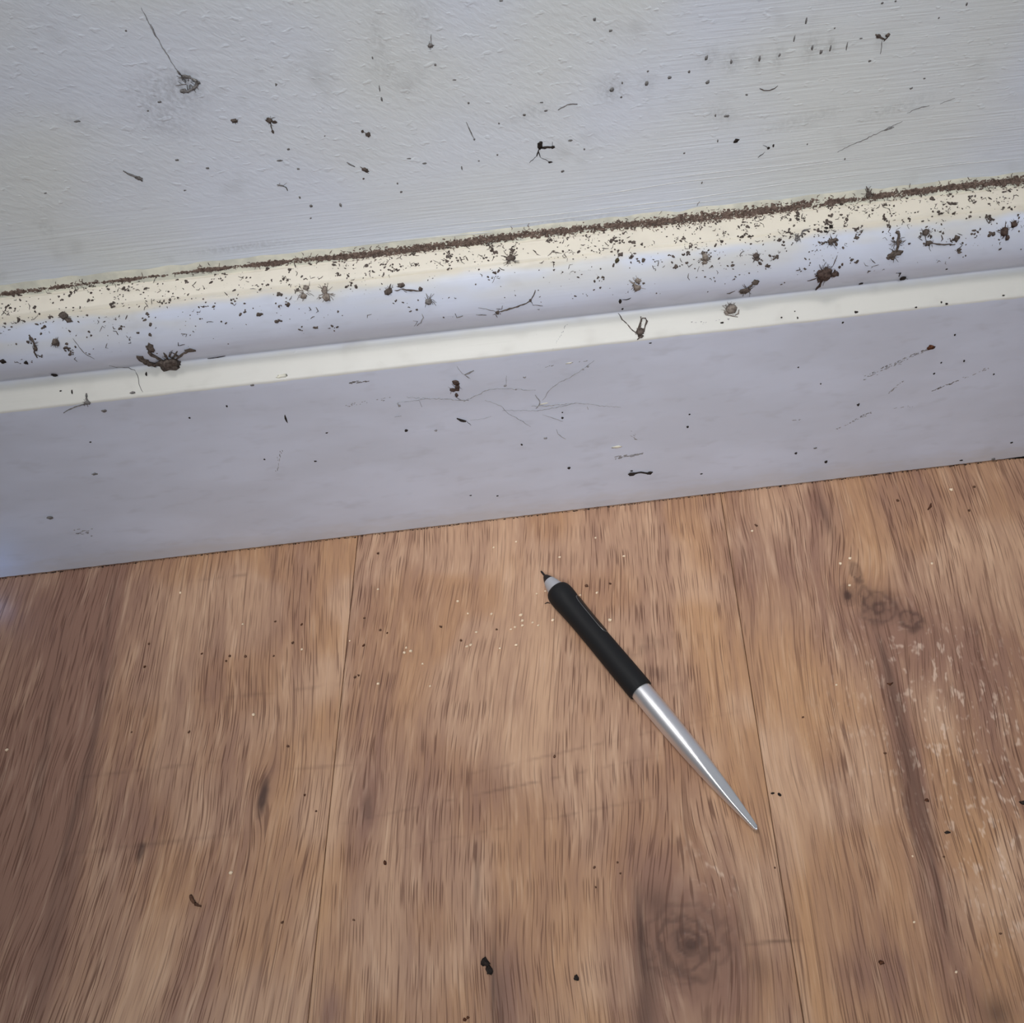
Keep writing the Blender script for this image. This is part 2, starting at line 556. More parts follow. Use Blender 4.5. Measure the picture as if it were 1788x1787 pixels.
SUBM = _m.set(Base_Color=_m.mix(_m.noise(_m.coord(), 60.0, 3.0), (0.02, 0.015, 0.01), (0.05, 0.035, 0.02)), Roughness=0.9)

# ------------------------------------------------------------------ floor
def box(mb, x0, x1, y0, y1, z0, z1, bev=0.0):
    b = len(mb.v)
    for zz, e in ((z0, 0.0), (z1 - bev, 0.0), (z1, bev)):
        mb.v += [Vector((x0 + e, y0 + e, zz)), Vector((x1 - e, y0 + e, zz)), Vector((x1 - e, y1 - e, zz)), Vector((x0 + e, y1 - e, zz))]
    mb.f.append((b + 3, b + 2, b + 1, b))
    for k in (0, 4):
        for i in range(4):
            j = (i + 1) % 4
            mb.f.append((b + k + i, b + k + j, b + k + 4 + j, b + k + 4 + i))
    mb.f.append((b + 8, b + 9, b + 10, b + 11))


mb = MB()
box(mb, -1.1, 1.1, -1.4, 0.05, -0.03, -0.0085)
floor = tag(mb.build('floor', SUBM, smooth=False), 'worn wood laminate floor of wide brown boards', None, None, 'structure')
def make_plank(u0, u1, kind, offs):
    """one board: dense top where the photograph looks, chamfered long edges, real thickness"""
    gap, bev = 0.00013, 0.00025
    v0, v1 = -1.15, 0.03
    if kind:
        ua, ub = max(u0 + gap, -0.215), min(u1 - gap, 0.235)
        us = np.unique(np.concatenate([[u0 + gap, u1 - gap], np.arange(ua, ub, 0.0009)]))
        vs = np.concatenate([[v0, -0.6, -0.35], np.arange(-0.30, 0.012, 0.0010), [v1]])
    else:
        us = np.linspace(u0 + gap, u1 - gap, 30)
        vs = np.linspace(v0, v1, 120)
    us = us[(us == us[0]) | (us == us[-1]) | ((us > us[0] + bev * 1.5) & (us < us[-1] - bev * 1.5))]
    us = np.sort(np.concatenate([us, [us[0] + bev, us[-1] - bev]]))
    U, V = np.meshgrid(us, vs)
    Z = np.zeros_like(U)
    Z[:, 0] = Z[:, -1] = -bev
    n, r = len(us), len(vs)
    top = np.stack([U, V, Z], -1).reshape(-1, 3)
    idx = np.arange(n * r).reshape(r, n)
    q = np.stack([idx[:-1, :-1], idx[:-1, 1:], idx[1:, 1:], idx[1:, :-1]], -1).reshape(-1, 4)
    t = len(top)
    low = np.array([[us[0], v0, -0.008], [us[-1], v0, -0.008], [us[-1], v1, -0.008], [us[0], v1, -0.008]])
    c = [int(idx[0, 0]), int(idx[0, -1]), int(idx[-1, -1]), int(idx[-1, 0])]
    faces = [tuple(int(k) for k in f) for f in q]
    faces.append((t + 3, t + 2, t + 1, t))
    faces.append(tuple([t, t + 1] + [int(k) for k in idx[0, ::-1]]))
    faces.append(tuple([t + 2, t + 3] + [int(k) for k in idx[-1, :]]))
    faces.append(tuple([t + 3, t] + [int(k) for k in idx[:, 0]]))
    faces.append(tuple([t + 1, t + 2] + [int(k) for k in idx[::-1, -1]]))
    me = bpy.data.meshes.new('plank')
    me.from_pydata(np.concatenate([top, low]).tolist(), [], faces)
    me.update()
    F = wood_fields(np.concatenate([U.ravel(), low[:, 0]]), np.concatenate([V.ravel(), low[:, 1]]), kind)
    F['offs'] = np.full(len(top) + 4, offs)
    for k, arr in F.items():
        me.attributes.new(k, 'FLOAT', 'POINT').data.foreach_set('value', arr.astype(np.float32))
    me.materials.append(WOOD)
    o = bpy.data.objects.new('plank', me)
    COL.objects.link(o)
    o.parent = floor
    o.rotation_euler = (0, 0, -TH)
    return o


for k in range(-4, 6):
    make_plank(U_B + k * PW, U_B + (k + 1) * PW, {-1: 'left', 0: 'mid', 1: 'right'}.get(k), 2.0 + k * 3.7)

# ------------------------------------------------------------------ wall
SMUDGES = ((300, 160, 0.011, 0.008, -0.3, 0.34), (322, 145, 0.0040, 0.0042, 0.2, 0.55),
                                 (270, 195, 0.008, 0.008, -0.5, 0.22), (300, 222, 0.008, 0.004, -0.3, 0.22),
                                 (130, 210, 0.006, 0.003, -0.7, 0.20), (82, 400, 0.003, 0.006, 0.3, 0.22),
                                 (1068, 156, 0.0050, 0.0045, 0.3, 0.42), (1240, 100, 0.0035, 0.0035, 0, 0.35),
                                 (1278, 108, 0.003, 0.0045, 0, 0.4), (1130, 145, 0.003, 0.003, 0, 0.35),
                                 (730, 30, 0.006, 0.008, 0.5, 0.22), (660, 70, 0.003, 0.012, 0.0, 0.22),
                                 (690, 135, 0.008, 0.004, -0.7, 0.22), (930, 195, 0.008, 0.003, 0.2, 0.25),
                                 (1000, 385, 0.02, 0.0022, 0.0, 0.30), (850, 420, 0.03, 0.0016, 0.0, 0.25),
                                 (420, 432, 0.018, 0.0016, 0.0, 0.40), (1400, 210, 0.016, 0.003, 0.2, 0.2),
                                 (1560, 190, 0.014, 0.003, 0.25, 0.25), (1260, 200, 0.006, 0.003, -0.4, 0.3),
                                 (1415, 85, 0.003, 0.005, 0.0, 0.4), (1450, 80, 0.002, 0.004, 0.0, 0.4),
                                 (1360, 100, 0.002, 0.004, 0, 0.4), (1325, 105, 0.002, 0.0035, 0, 0.45))
xs_ = np.concatenate([[-1.1, -0.6, -0.3], np.arange(-0.20, 0.26, 0.0015), [0.35, 0.6, 1.1]])
zs_ = np.concatenate([[0.0, 0.08, 0.145], np.arange(0.15, 0.29, 0.0015), [0.35, 0.6, 1.3]])
Xg, Zg = np.meshgrid(xs_, zs_)
sm_ = np.zeros_like(Xg)
for px, py, a, b, ang, k in SMUDGES:
    p, n = surf(px, py)
    c, s_ = math.cos(ang), math.sin(ang)
    dx, dz = Xg - p.x, Zg - p.z
    sm_ = 1 - (1 - sm_) * (1 - k * np.exp(-((dx * c + dz * s_) / a) ** 2 - ((dz * c - dx * s_) / b) ** 2))
mb = MB()
nx = len(xs_)
mb.v = [Vector((x, WALL_Y, z)) for x, z in zip(Xg.ravel().tolist(), Zg.ravel().tolist())]
for j in range(len(zs_) - 1):
    for i in range(nx - 1):
        mb.f.append((j * nx + i, j * nx + i + 1, (j + 1) * nx + i + 1, (j + 1) * nx + i))
o = len(mb.v)
mb.v += [Vector((x, WALL_Y + d, z)) for d in (0.0, 0.1) for x, z in ((-1.1, 0.0), (1.1, 0.0), (1.1, 1.3), (-1.1, 1.3))]
mb.f += [(o + 5, o + 4, o + 7, o + 6), (o + 3, o + 2, o + 6, o + 7), (o + 1, o + 5, o + 6, o + 2), (o + 4, o, o + 3, o + 7), (o + 4, o + 5, o + 1, o)]
wall = tag(mb.build('wall_back', WALLM, smooth=False), 'grubby grey-white painted wall above the skirting', None, None, 'structure')
wall.data.attributes.new('smudge', 'FLOAT', 'POINT').data.foreach_set('value', np.concatenate([sm_.ravel(), np.zeros(8)]).astype(np.float32))


def sweep(profile, xs, wob):
    mb = MB()
    n = len(profile)
    for x in xs:
        for i, q in enumerate(profile):
            d = wob(x, q)
            mb.v.append(Vector((x, q.x + d[0], q.y + d[1])))
    for a in range(len(xs) - 1):
        for i in range(n - 1):
            mb.f.append((a * n + i, (a + 1) * n + i, (a + 1) * n + i + 1, a * n + i + 1))
    return mb


XS = [-1.1, -0.8, -0.5] + [-0.36 + 0.0016 * i for i in range(int(0.72 / 0.0016) + 1)] + [0.5, 0.8, 1.1]


def wob_board(x, q):
    y, z = q
    n1 = noise.noise(Vector((x * 60, y * 300, z * 120)))
    n2 = noise.noise(Vector((x * 330, y * 900, z * 500)))
    amp = 0.00006
    if 0.108 < z < 0.116:
        amp = 0.00016
    if z > 0.147:
        amp = 0.00022
    if z < 0.001:
        return (0.0, abs(n2) * 0.0004)
    return (-(n1 * amp), (n1 * 0.5 + n2 * 0.6) * amp)


prof = BOARD + [Vector((0.0232, 0.1540))]
mb = sweep(prof, XS, wob_board)
base = mb.build('baseboard_back', BOARDM)
base.data.set_sharp_from_angle(angle=math.radians(50))
tag(base, 'white gloss skirting board with yellowed ledges and dirty bead', None, None, 'structure')

mb = sweep([Vector((0.0224, 0.1528))] + CAULK + [Vector((WALL_Y + 0.0004, 0.1600))], XS,
           lambda x, q: (noise.noise(Vector((x * 130, q.x * 500, q.y * 400))) * 0.00022,
                         noise.noise(Vector((x * 90 + 5, 1.0, q.y * 300))) * 0.0007 if q.y > 0.156 else 0.0))
mb.build('caulk_bead', CAULKM, base)


# ------------------------------------------------------------------ little pieces of dirt
def icosa():
    t = (1 + 5 ** 0.5) / 2
    v = [Vector(p).normalized() for p in ((-1, t, 0), (1, t, 0), (-1, -t, 0), (1, -t, 0), (0, -1, t), (0, 1, t), (0, -1, -t), (0, 1, -t),
                                          (t, 0, -1), (t, 0, 1), (-t, 0, -1), (-t, 0, 1))]
    f = [(0, 11, 5), (0, 5, 1), (0, 1, 7), (0, 7, 10), (0, 10, 11), (1, 5, 9), (5, 11, 4), (11, 10, 2), (10, 7, 6), (7, 1, 8),
         (3, 9, 4), (3, 4, 2), (3, 2, 6), (3, 6, 8), (3, 8, 9), (4, 9, 5), (2, 4, 11), (6, 2, 10), (8, 6, 7), (9, 8, 1)]
    return v, f


ICO = icosa()


def sub(vf):
    v, f = list(vf[0]), []
    mid = {}

    def md(a, b):
        k = (min(a, b), max(a, b))
        if k not in mid:
            v.append(((v[a] + v[b]) / 2).normalized())
            mid[k] = len(v) - 1
        return mid[k]
    for a, b, c in vf[1]:
        x, y, z = md(a, b), md(b, c), md(c, a)
        f += [(a, x, z), (b, y, x), (c, z, y), (x, y, z)]
    return v, f


ICO2 = sub(ICO)


def frame(n):
    t = Vector((1, 0, 0))
    t = (t - n * t.dot(n)).normalized()
    return t, n.cross(t).normalized()


def chunk(mb, p, n, ra, rb, h, ang, rng, rough=0.35, hi=False):
    """irregular flattened lump lying on the surface"""
    t, b = frame(n)
    ca, sa = math.cos(ang), math.sin(ang)
    e1 = t * ca + b * sa
    e2 = b * ca - t * sa
    o = len(mb.v)
    V, F = ICO2 if hi else ICO
    sd = rng.random() * 50
    for q in V:
        k = 1 + rough * (noise.noise(q * 1.6 + Vector((sd, sd, 0))) * 1.6 + (rng.random() - 0.5) * 0.6)
        mb.v.append(p + e1 * (q.x * ra * k) + e2 * (q.y * rb * k) + n * (q.z * h * k + h * 0.55))
    mb.f += [(a + o, c + o, d + o) for a, c, d in F]


def strand(mb, pts, radii, sides=5):
    """a thread through 3D points with a radius at each"""
    o = len(mb.v)
    m = len(pts)
    for i, p in enumerate(pts):
        d = (pts[min(i + 1, m - 1)] - pts[max(i - 1, 0)])
        d = d.normalized() if d.length > 1e-9 else Vector((1, 0, 0))
        a = d.orthogonal().normalized()
        c = d.cross(a)
        for k in range(sides):
            w = 2 * math.pi * k / sides
            mb.v.append(p + (a * math.cos(w) + c * math.sin(w)) * radii[i])
    for i in range(m - 1):
        for k in range(sides):
            j = (k + 1) % sides
            mb.f.append((o + i * sides + k, o + i * sides + j, o + (i + 1) * sides + j, o + (i + 1) * sides + k))
    mb.f.append(tuple(o + k for k in range(sides))[::-1])
    mb.f.append(tuple(o + (m - 1) * sides + k for k in range(sides)))


def thread_px(mb, poly, w, rng, jit=0.6, lift=0.0, taper=True, seg=4.0):
    """a thread that follows a line of picture points over the surface; w = thickness in pixels"""
    pts = []
    for (ax, ay), (bx, by) in zip(poly, poly[1:]):
        L = math.hypot(bx - ax, by - ay)
        k = max(1, int(L / seg))
        for i in range(k):
            t = i / k
            pts.append((ax + (bx - ax) * t, ay + (by - ay) * t))
    pts.append(poly[-1])
    P, R = [], []
    m = len(pts)
    for i, (x, y) in enumerate(pts):
        e = 1.0
        if taper:
            f = i / max(m - 1, 1)
            e = 0.45 + 0.55 * min(1.0, 4 * f * (1 - f) + 0.2)
        p, n = surf(x + rng.uniform(-jit, jit), y + rng.uniform(-jit, jit))
        r = w * 0.5 * PXM * e * rng.uniform(0.7, 1.25)
        P.append(p + n * (r * 0.6 + lift))
        R.append(r)
    strand(mb, P, R)


def lump_px(mb, x, y, a, b, rng, ang=0.0, h=0.45, rough=0.4, hi=None):
    """lump at a picture point; a, b = half sizes in pixels across and down the picture"""
    p, n = surf(x, y)
    # undo foreshortening of the surface so the lump reads at its size
    v = (CAM_LOC - p).normalized()
    f = max(0.35, abs(v.dot(n)))
    k = (CAM_LOC - p).dot(-FW) / FPX
    ra, rb = a * k, b * k
    if abs(n.z) < 0.99 or True:
        rb = rb / (f if abs(math.sin(ang)) < 0.7 else 1.0)
        if abs(math.sin(ang)) >= 0.7:
            ra = ra / f
    chunk(mb, p, n, ra, rb, min(ra, rb) * h, ang, rng, rough, hi if hi is not None else (a > 4))


def fuzz_px(mb, x, y, r, count, w, rng):
    """short curled fibres sticking out of a lump"""
    for _ in range(count):
        a = rng.uniform(0, 2 * math.pi)
        L = r * rng.uniform(0.8, 1.7)
        c = rng.uniform(-0.8, 0.8)
        poly = [(x + math.cos(a) * r * 0.3, y + math.sin(a) * r * 0.3)]
        for i in range(1, 4):
            aa = a + c * i * 0.35
            poly.append((x + math.cos(aa) * L * i / 3, y + math.sin(aa) * L * i / 3))
        thread_px(mb, poly, w, rng, 0.3, lift=rng.uniform(0, 0.0003), seg=3.0)


def C(ox, oy, s):
    return lambda x, y: (ox + x * s, oy + y * s)


K2 = C(0, 400, 0.33576)
K3 = C(600, 360, 0.33576)
K4 = C(1188, 260, 0.33576)
W1 = C(0, 0, 0.33557)
W2 = C(600, 0, 0.33557)
W3 = C(1188, 0, 0.33557)


def piece(name, label, cat, mat, group, *items, seed=None, parent=None):
    """one bit of debris from lumps ('o'), threads ('t') and fuzz ('f')"""
    rng = random.Random(seed if seed is not None else label)
    mb = MB()
    for it in items:
        if it[0] == 'o':
            _, (x, y), a, b, *r = it
            lump_px(mb, x, y, a, b, rng, r[0] if r else 0.0, r[1] if len(r) > 1 else 0.45)
        elif it[0] == 't':
            _, poly, w, *r = it
            thread_px(mb, poly, w, rng, r[0] if r else 0.6)
        elif it[0] == 'f':
            _, (x, y), r, c, w = it
            fuzz_px(mb, x, y, r, c, w, rng)
    org = mb.v[0].copy()
    zz = sum(mb.v, Vector()) / len(mb.v)
    o = mb.build(name, mat, parent, origin=zz if parent is None else None)
    if parent is None:
        tag(o, label, cat, group)
    return o


def pts(k, *xy):
    return [k(*p) for p in xy]


G = 'dust clumps caught on the skirting bead'
dc = 'dust clump'

# ---- clumps on the baseboard, left to right
Q1 = C(220, 560, 160 / 1788)
piece('dust_clump', 'biggest dark dust clump at the left, oval body with leg-like fibres', dc, DIRT, G,
      ('o', Q1(850, 870), 16, 9.5, 0.0, 0.8), ('o', Q1(1020, 805), 4.5, 4.5), ('o', Q1(800, 790), 11, 6, 0.0, 0.7), ('o', Q1(920, 780), 9, 6, 0.0, 0.7), ('o', Q1(700, 800), 8, 5, 0.0, 0.7), ('o', Q1(640, 830), 7, 4),
      ('t', pts(Q1, (720, 835), (560, 840), (440, 810), (350, 770), (270, 725)), 8.5, 0.5), ('o', Q1(290, 740), 5, 5), ('o', Q1(400, 800), 6, 5),
      ('t', pts(Q1, (740, 790), (580, 700), (500, 660), (460, 610), (470, 540), (490, 490)), 6.0, 0.5), ('o', Q1(480, 530), 6, 7), ('o', Q1(440, 515), 5, 2.5),
      ('t', pts(Q1, (960, 760), (1030, 700), (1110, 640), (1200, 585), (1310, 565)), 4.0, 0.5), ('o', Q1(1250, 570), 9, 3.0, -0.1),
      ('t', pts(Q1, (820, 760), (780, 680), (735, 620)), 3.5), ('t', pts(Q1, (900, 740), (960, 640), (890, 620)), 3.0),
      ('t', pts(Q1, (1040, 700), (960, 650), (1000, 600)), 3.0), ('f', Q1(850, 740), 10, 14, 1.0))
piece('dust_clump', 'forked dust tuft on the lower edge left of the biggest clump', dc, GREY, G,
      ('t', pts(K2, (452, 855), (452, 885), (465, 912)), 4), ('o', K2(455, 903), 5, 3.5),
      ('t', pts(K2, (330, 955), (380, 930), (440, 910)), 2.2), ('f', K2(445, 900), 6, 6, 0.9))
piece('dust_clump', 'slanting dark dust smear on the bead near the left edge', dc, DIRT, G,
      ('o', K2(330, 448), 8, 5, -0.4), ('o', K2(355, 472), 7, 4, -0.5), ('f', K2(340, 458), 9, 10, 1.0))
piece('dust_clump', 'jagged dark dust streak running down the bead at the far left', dc, DIRT, G,
      ('t', pts(K2, (152, 550), (170, 580), (185, 615), (178, 640), (195, 668)), 3.6), ('o', K2(165, 575), 4, 4), ('o', K2(185, 622), 3.5, 5), ('f', K2(172, 600), 8, 8, 0.9))
piece('dust_clump', 'round brown dust blob with small dot beside it, left bead', dc, DIRT, G,
      ('o', K2(292, 590), 7, 6), ('f', K2(292, 590), 7, 9, 1.0), ('o', K2(347, 598), 3, 3))
piece('dust_clump', 'fuzzy tan dust clump standing high on the bead at left', dc, TANM, G,
      ('o', K2(1690, 318), 5, 7), ('o', K2(1697, 352), 6, 7), ('t', pts(K2, (1690, 285), (1690, 330), (1715, 372)), 3), ('f', K2(1690, 335), 12, 18, 1.0))
piece('dust_clump', 'scruffy pale dust clump just left of the fuzzy tan one', dc, TANM, G,
      ('o', K2(1590, 305), 5, 4), ('o', K2(1580, 350), 5, 4), ('f', K2(1588, 325), 12, 18, 1.0))
piece('dust_clump', 'chain of dark dust lumps left of centre on the bead', dc, DIRT, G,
      ('o', K3(232, 445), 7, 5, 0.6), ('o', K3(298, 412), 6, 4), ('t', pts(K3, (300, 430), (350, 440), (405, 440)), 3.2), ('o', K3(400, 430), 4, 5),
      ('t', pts(K3, (232, 440), (245, 405)), 2.0), ('f', K3(235, 440), 8, 8, 0.9), ('f', K3(300, 425), 8, 8, 0.9))
piece('dust_clump', 'spider-like dust tuft hanging over the crease near the centre', dc, DIRT, G,
      ('o', K3(868, 272), 8, 4.5), ('t', pts(K3, (868, 272), (820, 258)), 2), ('t', pts(K3, (868, 272), (905, 255)), 2), ('t', pts(K3, (868, 272), (845, 300)), 1.8),
      ('t', pts(K3, (868, 272), (895, 298)), 1.8), ('f', K3(868, 272), 11, 16, 1.0))
piece('dust_twig', 'long thin dark twig of dust across the bead, centre', 'dust strand', DIRT, None,
      ('t', pts(K3, (798, 555), (850, 538), (905, 520), (950, 505), (975, 488)), 2.8), ('o', K3(800, 552), 4, 4),
      ('t', pts(K3, (975, 488), (990, 460), (998, 435)), 1.8), ('t', pts(K3, (970, 492), (985, 515), (1035, 518)), 1.2), ('o', K3(970, 490), 2.5, 2.5),
      ('t', pts(K3, (700, 530), (740, 535), (790, 548)), 0.9))
piece('dust_twig', 'short dark wisp of dust left of the long twig', 'dust strand', GREY, None,
      ('t', pts(K3, (580, 560), (590, 578), (620, 570)), 2.0), ('t', pts(K3, (690, 565), (745, 568)), 1.6))
piece('dust_clump', 'looped pale dust thread low on the bead, left of the twig', dc, FAINT, G,
      ('t', pts(K3, (408, 560), (415, 580), (400, 605), (380, 620)), 2.2), ('t', pts(K3, (360, 595), (385, 600), (370, 625)), 1.4))
piece('dust_clump', 'grey crumpled dust lump on the bead above the looped thread', dc, GREY, G,
      ('o', K3(440, 495), 6, 5), ('f', K3(445, 490), 9, 12, 1.0))
piece('grit_speck', 'round olive-brown speck alone on the upper bead, right of centre', 'speck', OLIVE, None, ('o', K3(1421, 283), 4, 4.6))
Q5 = C(1050, 500, 280 / 1788)
piece('dust_clump', 'looped dry insect husk with a long thread, on the lower ledge', dc, DIRT, G,
      ('o', Q5(432, 510), 7.5, 6.5), ('o', Q5(440, 560), 4.5, 3), ('t', pts(Q5, (400, 490), (430, 420), (460, 360), (490, 355), (510, 390), (490, 440), (480, 510)), 3.2),
      ('t', pts(Q5, (440, 340), (440, 420), (410, 480)), 2.6), ('t', pts(Q5, (385, 530), (330, 470), (275, 410), (230, 370), (190, 300)), 2.0),
      ('t', pts(Q5, (440, 560), (395, 597)), 3.0), ('f', Q5(432, 500), 8, 8, 0.8))
piece('dust_clump', 'pale cocoon-like dust ball on the lower ledge, right of the husk', dc, TANM, G,
      ('o', Q5(1440, 255), 9, 8, 0.0, 0.7), ('o', Q5(1430, 290), 9, 4), ('t', pts(Q5, (1490, 330), (1530, 310), (1535, 265)), 2.4),
      ('t', pts(Q5, (1380, 200), (1400, 240)), 2.0), ('t', pts(Q5, (1370, 270), (1390, 320), (1470, 340), (1520, 345)), 2.2), ('f', Q5(1440, 260), 10, 18, 0.9))
piece('dust_clump', 'dark bead-like dust speck with a tail, above the looped husk', dc, DARK, G,
      ('o', Q5(212, 168), 3, 4.6), ('t', pts(Q5, (230, 150), (280, 150), (330, 130)), 1.6), ('o', Q5(235, 252), 2, 1.6))
piece('dust_clump', 'tan fluff column on the bead above the looped husk', dc, TANM, G,
      ('o', K3(1530, 388), 5, 4), ('o', K3(1525, 425), 6, 5), ('f', K3(1527, 408), 10, 16, 0.9))
piece('dust_clump', 'elongated ragged dust clump with a wing, above the cocoon ball', dc, DIRT, G,
      ('o', K4(335, 735), 9, 4, 0.2), ('t', pts(K4, (310, 735), (350, 725), (385, 695), (410, 688)), 4.2), ('o', K4(390, 692), 6, 4), ('t', pts(K4, (330, 745), (325, 765)), 2.5), ('t', pts(K4, (240, 752), (285, 740)), 2.2), ('f', K4(345, 728), 9, 9, 0.9))
Q4 = C(1380, 380, 240 / 1788)
piece('dust_clump', 'large dark brown star-shaped dust clump on the right bead', dc, BROWN, G,
      ('o', Q4(430, 735), 12, 9, 0.0, 0.5), ('o', Q4(490, 700), 7, 6), ('o', Q4(400, 790), 6, 6), ('o', Q4(575, 735), 6.5, 4), ('o', Q4(380, 710), 5, 4),
      ('t', pts(Q4, (410, 810), (380, 880), (330, 940)), 4.0), ('t', pts(Q4, (350, 780), (290, 805), (215, 825)), 2.0), ('t', pts(Q4, (520, 680), (570, 590), (610, 495)), 1.2),
      ('t', pts(Q4, (530, 760), (610, 700)), 5.0), ('o', Q4(640, 645), 2.6, 2.6), ('o', Q4(676, 610), 2.2, 2.2), ('f', Q4(430, 735), 13, 14, 0.9))
piece('dust_clump', 'tall column of grey dust ending in a dark lump, right bead', dc, DIRT, G,
      ('o', Q4(1340, 480), 9, 5, 0.4), ('o', Q4(1410, 455), 6, 4), ('o', Q4(1275, 520), 4, 5), ('o', Q4(1330, 525), 4, 4), ('t', pts(Q4, (1390, 180), (1410, 240), (1400, 310), (1390, 380), (1380, 440)), 5.0, 1.2),
      ('o', Q4(1425, 320), 3.5, 3.5), ('o', Q4(1335, 270), 2.5, 2.5), ('o', Q4(1390, 190), 4, 3), ('f', Q4(1390, 330), 10, 20, 0.9), ('f', Q4(1350, 480), 9, 10, 0.9))
piece('dust_clump', 'dark ragged dust patch between the star clump and the column', dc, DIRT, G,
      ('o', Q4(545, 305), 8, 3.6, 0.1), ('o', Q4(595, 350), 3, 4), ('o', Q4(520, 340), 4, 3), ('f', Q4(550, 315), 9, 14, 0.9))
piece('dust_clump', 'blackish dust knot in the crease above the star clump', dc, DARK, G,
      ('o', Q4(525, 140), 4, 6), ('o', Q4(465, 135), 4, 2), ('o', Q4(465, 185), 4, 2), ('f', Q4(510, 145), 7, 8, 0.9))
piece('dust_clump', 'hooked wiry dust thread hanging from the crease, right of centre', dc, GREY, G,
      ('t', pts(Q4, (260, 150), (180, 160), (140, 215), (60, 290)), 2.4, 1.0), ('t', pts(Q4, (60, 200), (70, 270), (120, 280)), 2.0, 1.0), ('o', Q4(180, 170), 4, 3), ('o', Q4(80, 290), 4, 3), ('f', Q4(120, 230), 9, 8, 0.8))
piece('dust_clump', 'twin-lobed dust fleck low on the bead, below the grey column', dc, DARK, G,
      ('o', Q4(1465, 785), 5.0, 2.6, 0.1), ('t', pts(Q4, (1380, 720), (1430, 715), (1410, 770)), 2.4), ('t', pts(Q4, (1490, 790), (1530, 800)), 1.6))
piece('dust_clump', 'brown dust lump with a long bar-shaped tail near right edge', dc, DIRT, G,
      ('o', K4(1275, 432), 6, 5), ('o', K4(1290, 488), 6, 4), ('t', pts(K4, (1290, 490), (1360, 497), (1430, 497)), 2.8), ('o', K4(1436, 466), 4.5, 5), ('f', K4(1280, 440), 9, 10, 0.9), ('f', K4(1300, 495), 8, 8, 0.9))
piece('dust_clump', 'dark brown dust lump on the bead close to the right edge', dc, BROWN, G,
      ('o', K4(1682, 428), 7, 7), ('o', K4(1735, 392), 5, 5), ('o', K4(1700, 462), 4, 4), ('f', K4(1690, 430), 11, 18, 0.9), ('f', K4(1735, 392), 8, 10, 0.9))
piece('dust_clump', 'brown dust lump below the crease, right of the tan fluff column', dc, TANM, G,
      ('o', K4(128, 562), 5, 6), ('o', K4(125, 590), 5, 3), ('f', K4(128, 570), 9, 16, 0.9))
piece('dust_clump', 'ragged dust lump midway between cocoon ball and crease', dc, DIRT, G,
      ('o', K4(393, 555), 5, 5), ('o', K4(400, 575), 4, 3), ('f', K4(395, 560), 9, 15, 0.9))
piece('dust_clump', 'upright dust tuft poking above the dirt line, right third', dc, DIRT, G,
      ('t', pts(K4, (975, 255), (975, 225), (965, 195)), 3.0, 1.0), ('t', pts(K4, (978, 240), (995, 205)), 2.4, 1.0), ('o', K4(978, 238), 5, 5), ('f', K4(975, 230), 9, 14, 1.0))
piece('dust_clump', 'angular dark dust lump on the face below the edge, like a fly', dc, BROWN, G,
      ('o', K3(582, 915), 6.5, 4, -0.2), ('o', K3(592, 943), 5, 5), ('o', K3(570, 955), 5, 3), ('o', K3(587, 982), 3, 5), ('f', K3(580, 945), 8, 10, 0.8))
piece('grit_speck', 'slim dark seed-like sliver beside the fly-like lump', 'speck', GREY, None,
      ('t', pts(K3, (628, 877), (650, 868), (677, 854)), 3.0, 0.2), ('t', pts(K3, (632, 880), (652, 896)), 1.3))
piece('grit_speck', 'dark pointed sliver below the fly-like lump on the face', 'speck', DARK, None,
      ('t', pts(K3, (588, 1103), (610, 1112), (636, 1118)), 4.6, 0.2), ('t', pts(K3, (636, 1118), (665, 1140)), 1.0))
piece('grit_speck', 'dumbbell-shaped black mark low on the skirting face', 'speck', DARK, None,
      ('t', pts(K3, (1478, 1395), (1515, 1388), (1545, 1384), (1580, 1388), (1608, 1382)), 4.0, 0.3), ('o', K3(1500, 1392), 6, 2.6, 0.0), ('o', K3(1590, 1387), 5, 2.6, 0.0), ('o', K3(1497, 1377), 3, 1.3))
piece('grit_speck', 'reddish-brown seed-like speck high on the face near right edge', 'speck', RED, None, ('o', K4(1302, 1030), 6.2, 3.6, 0.12))
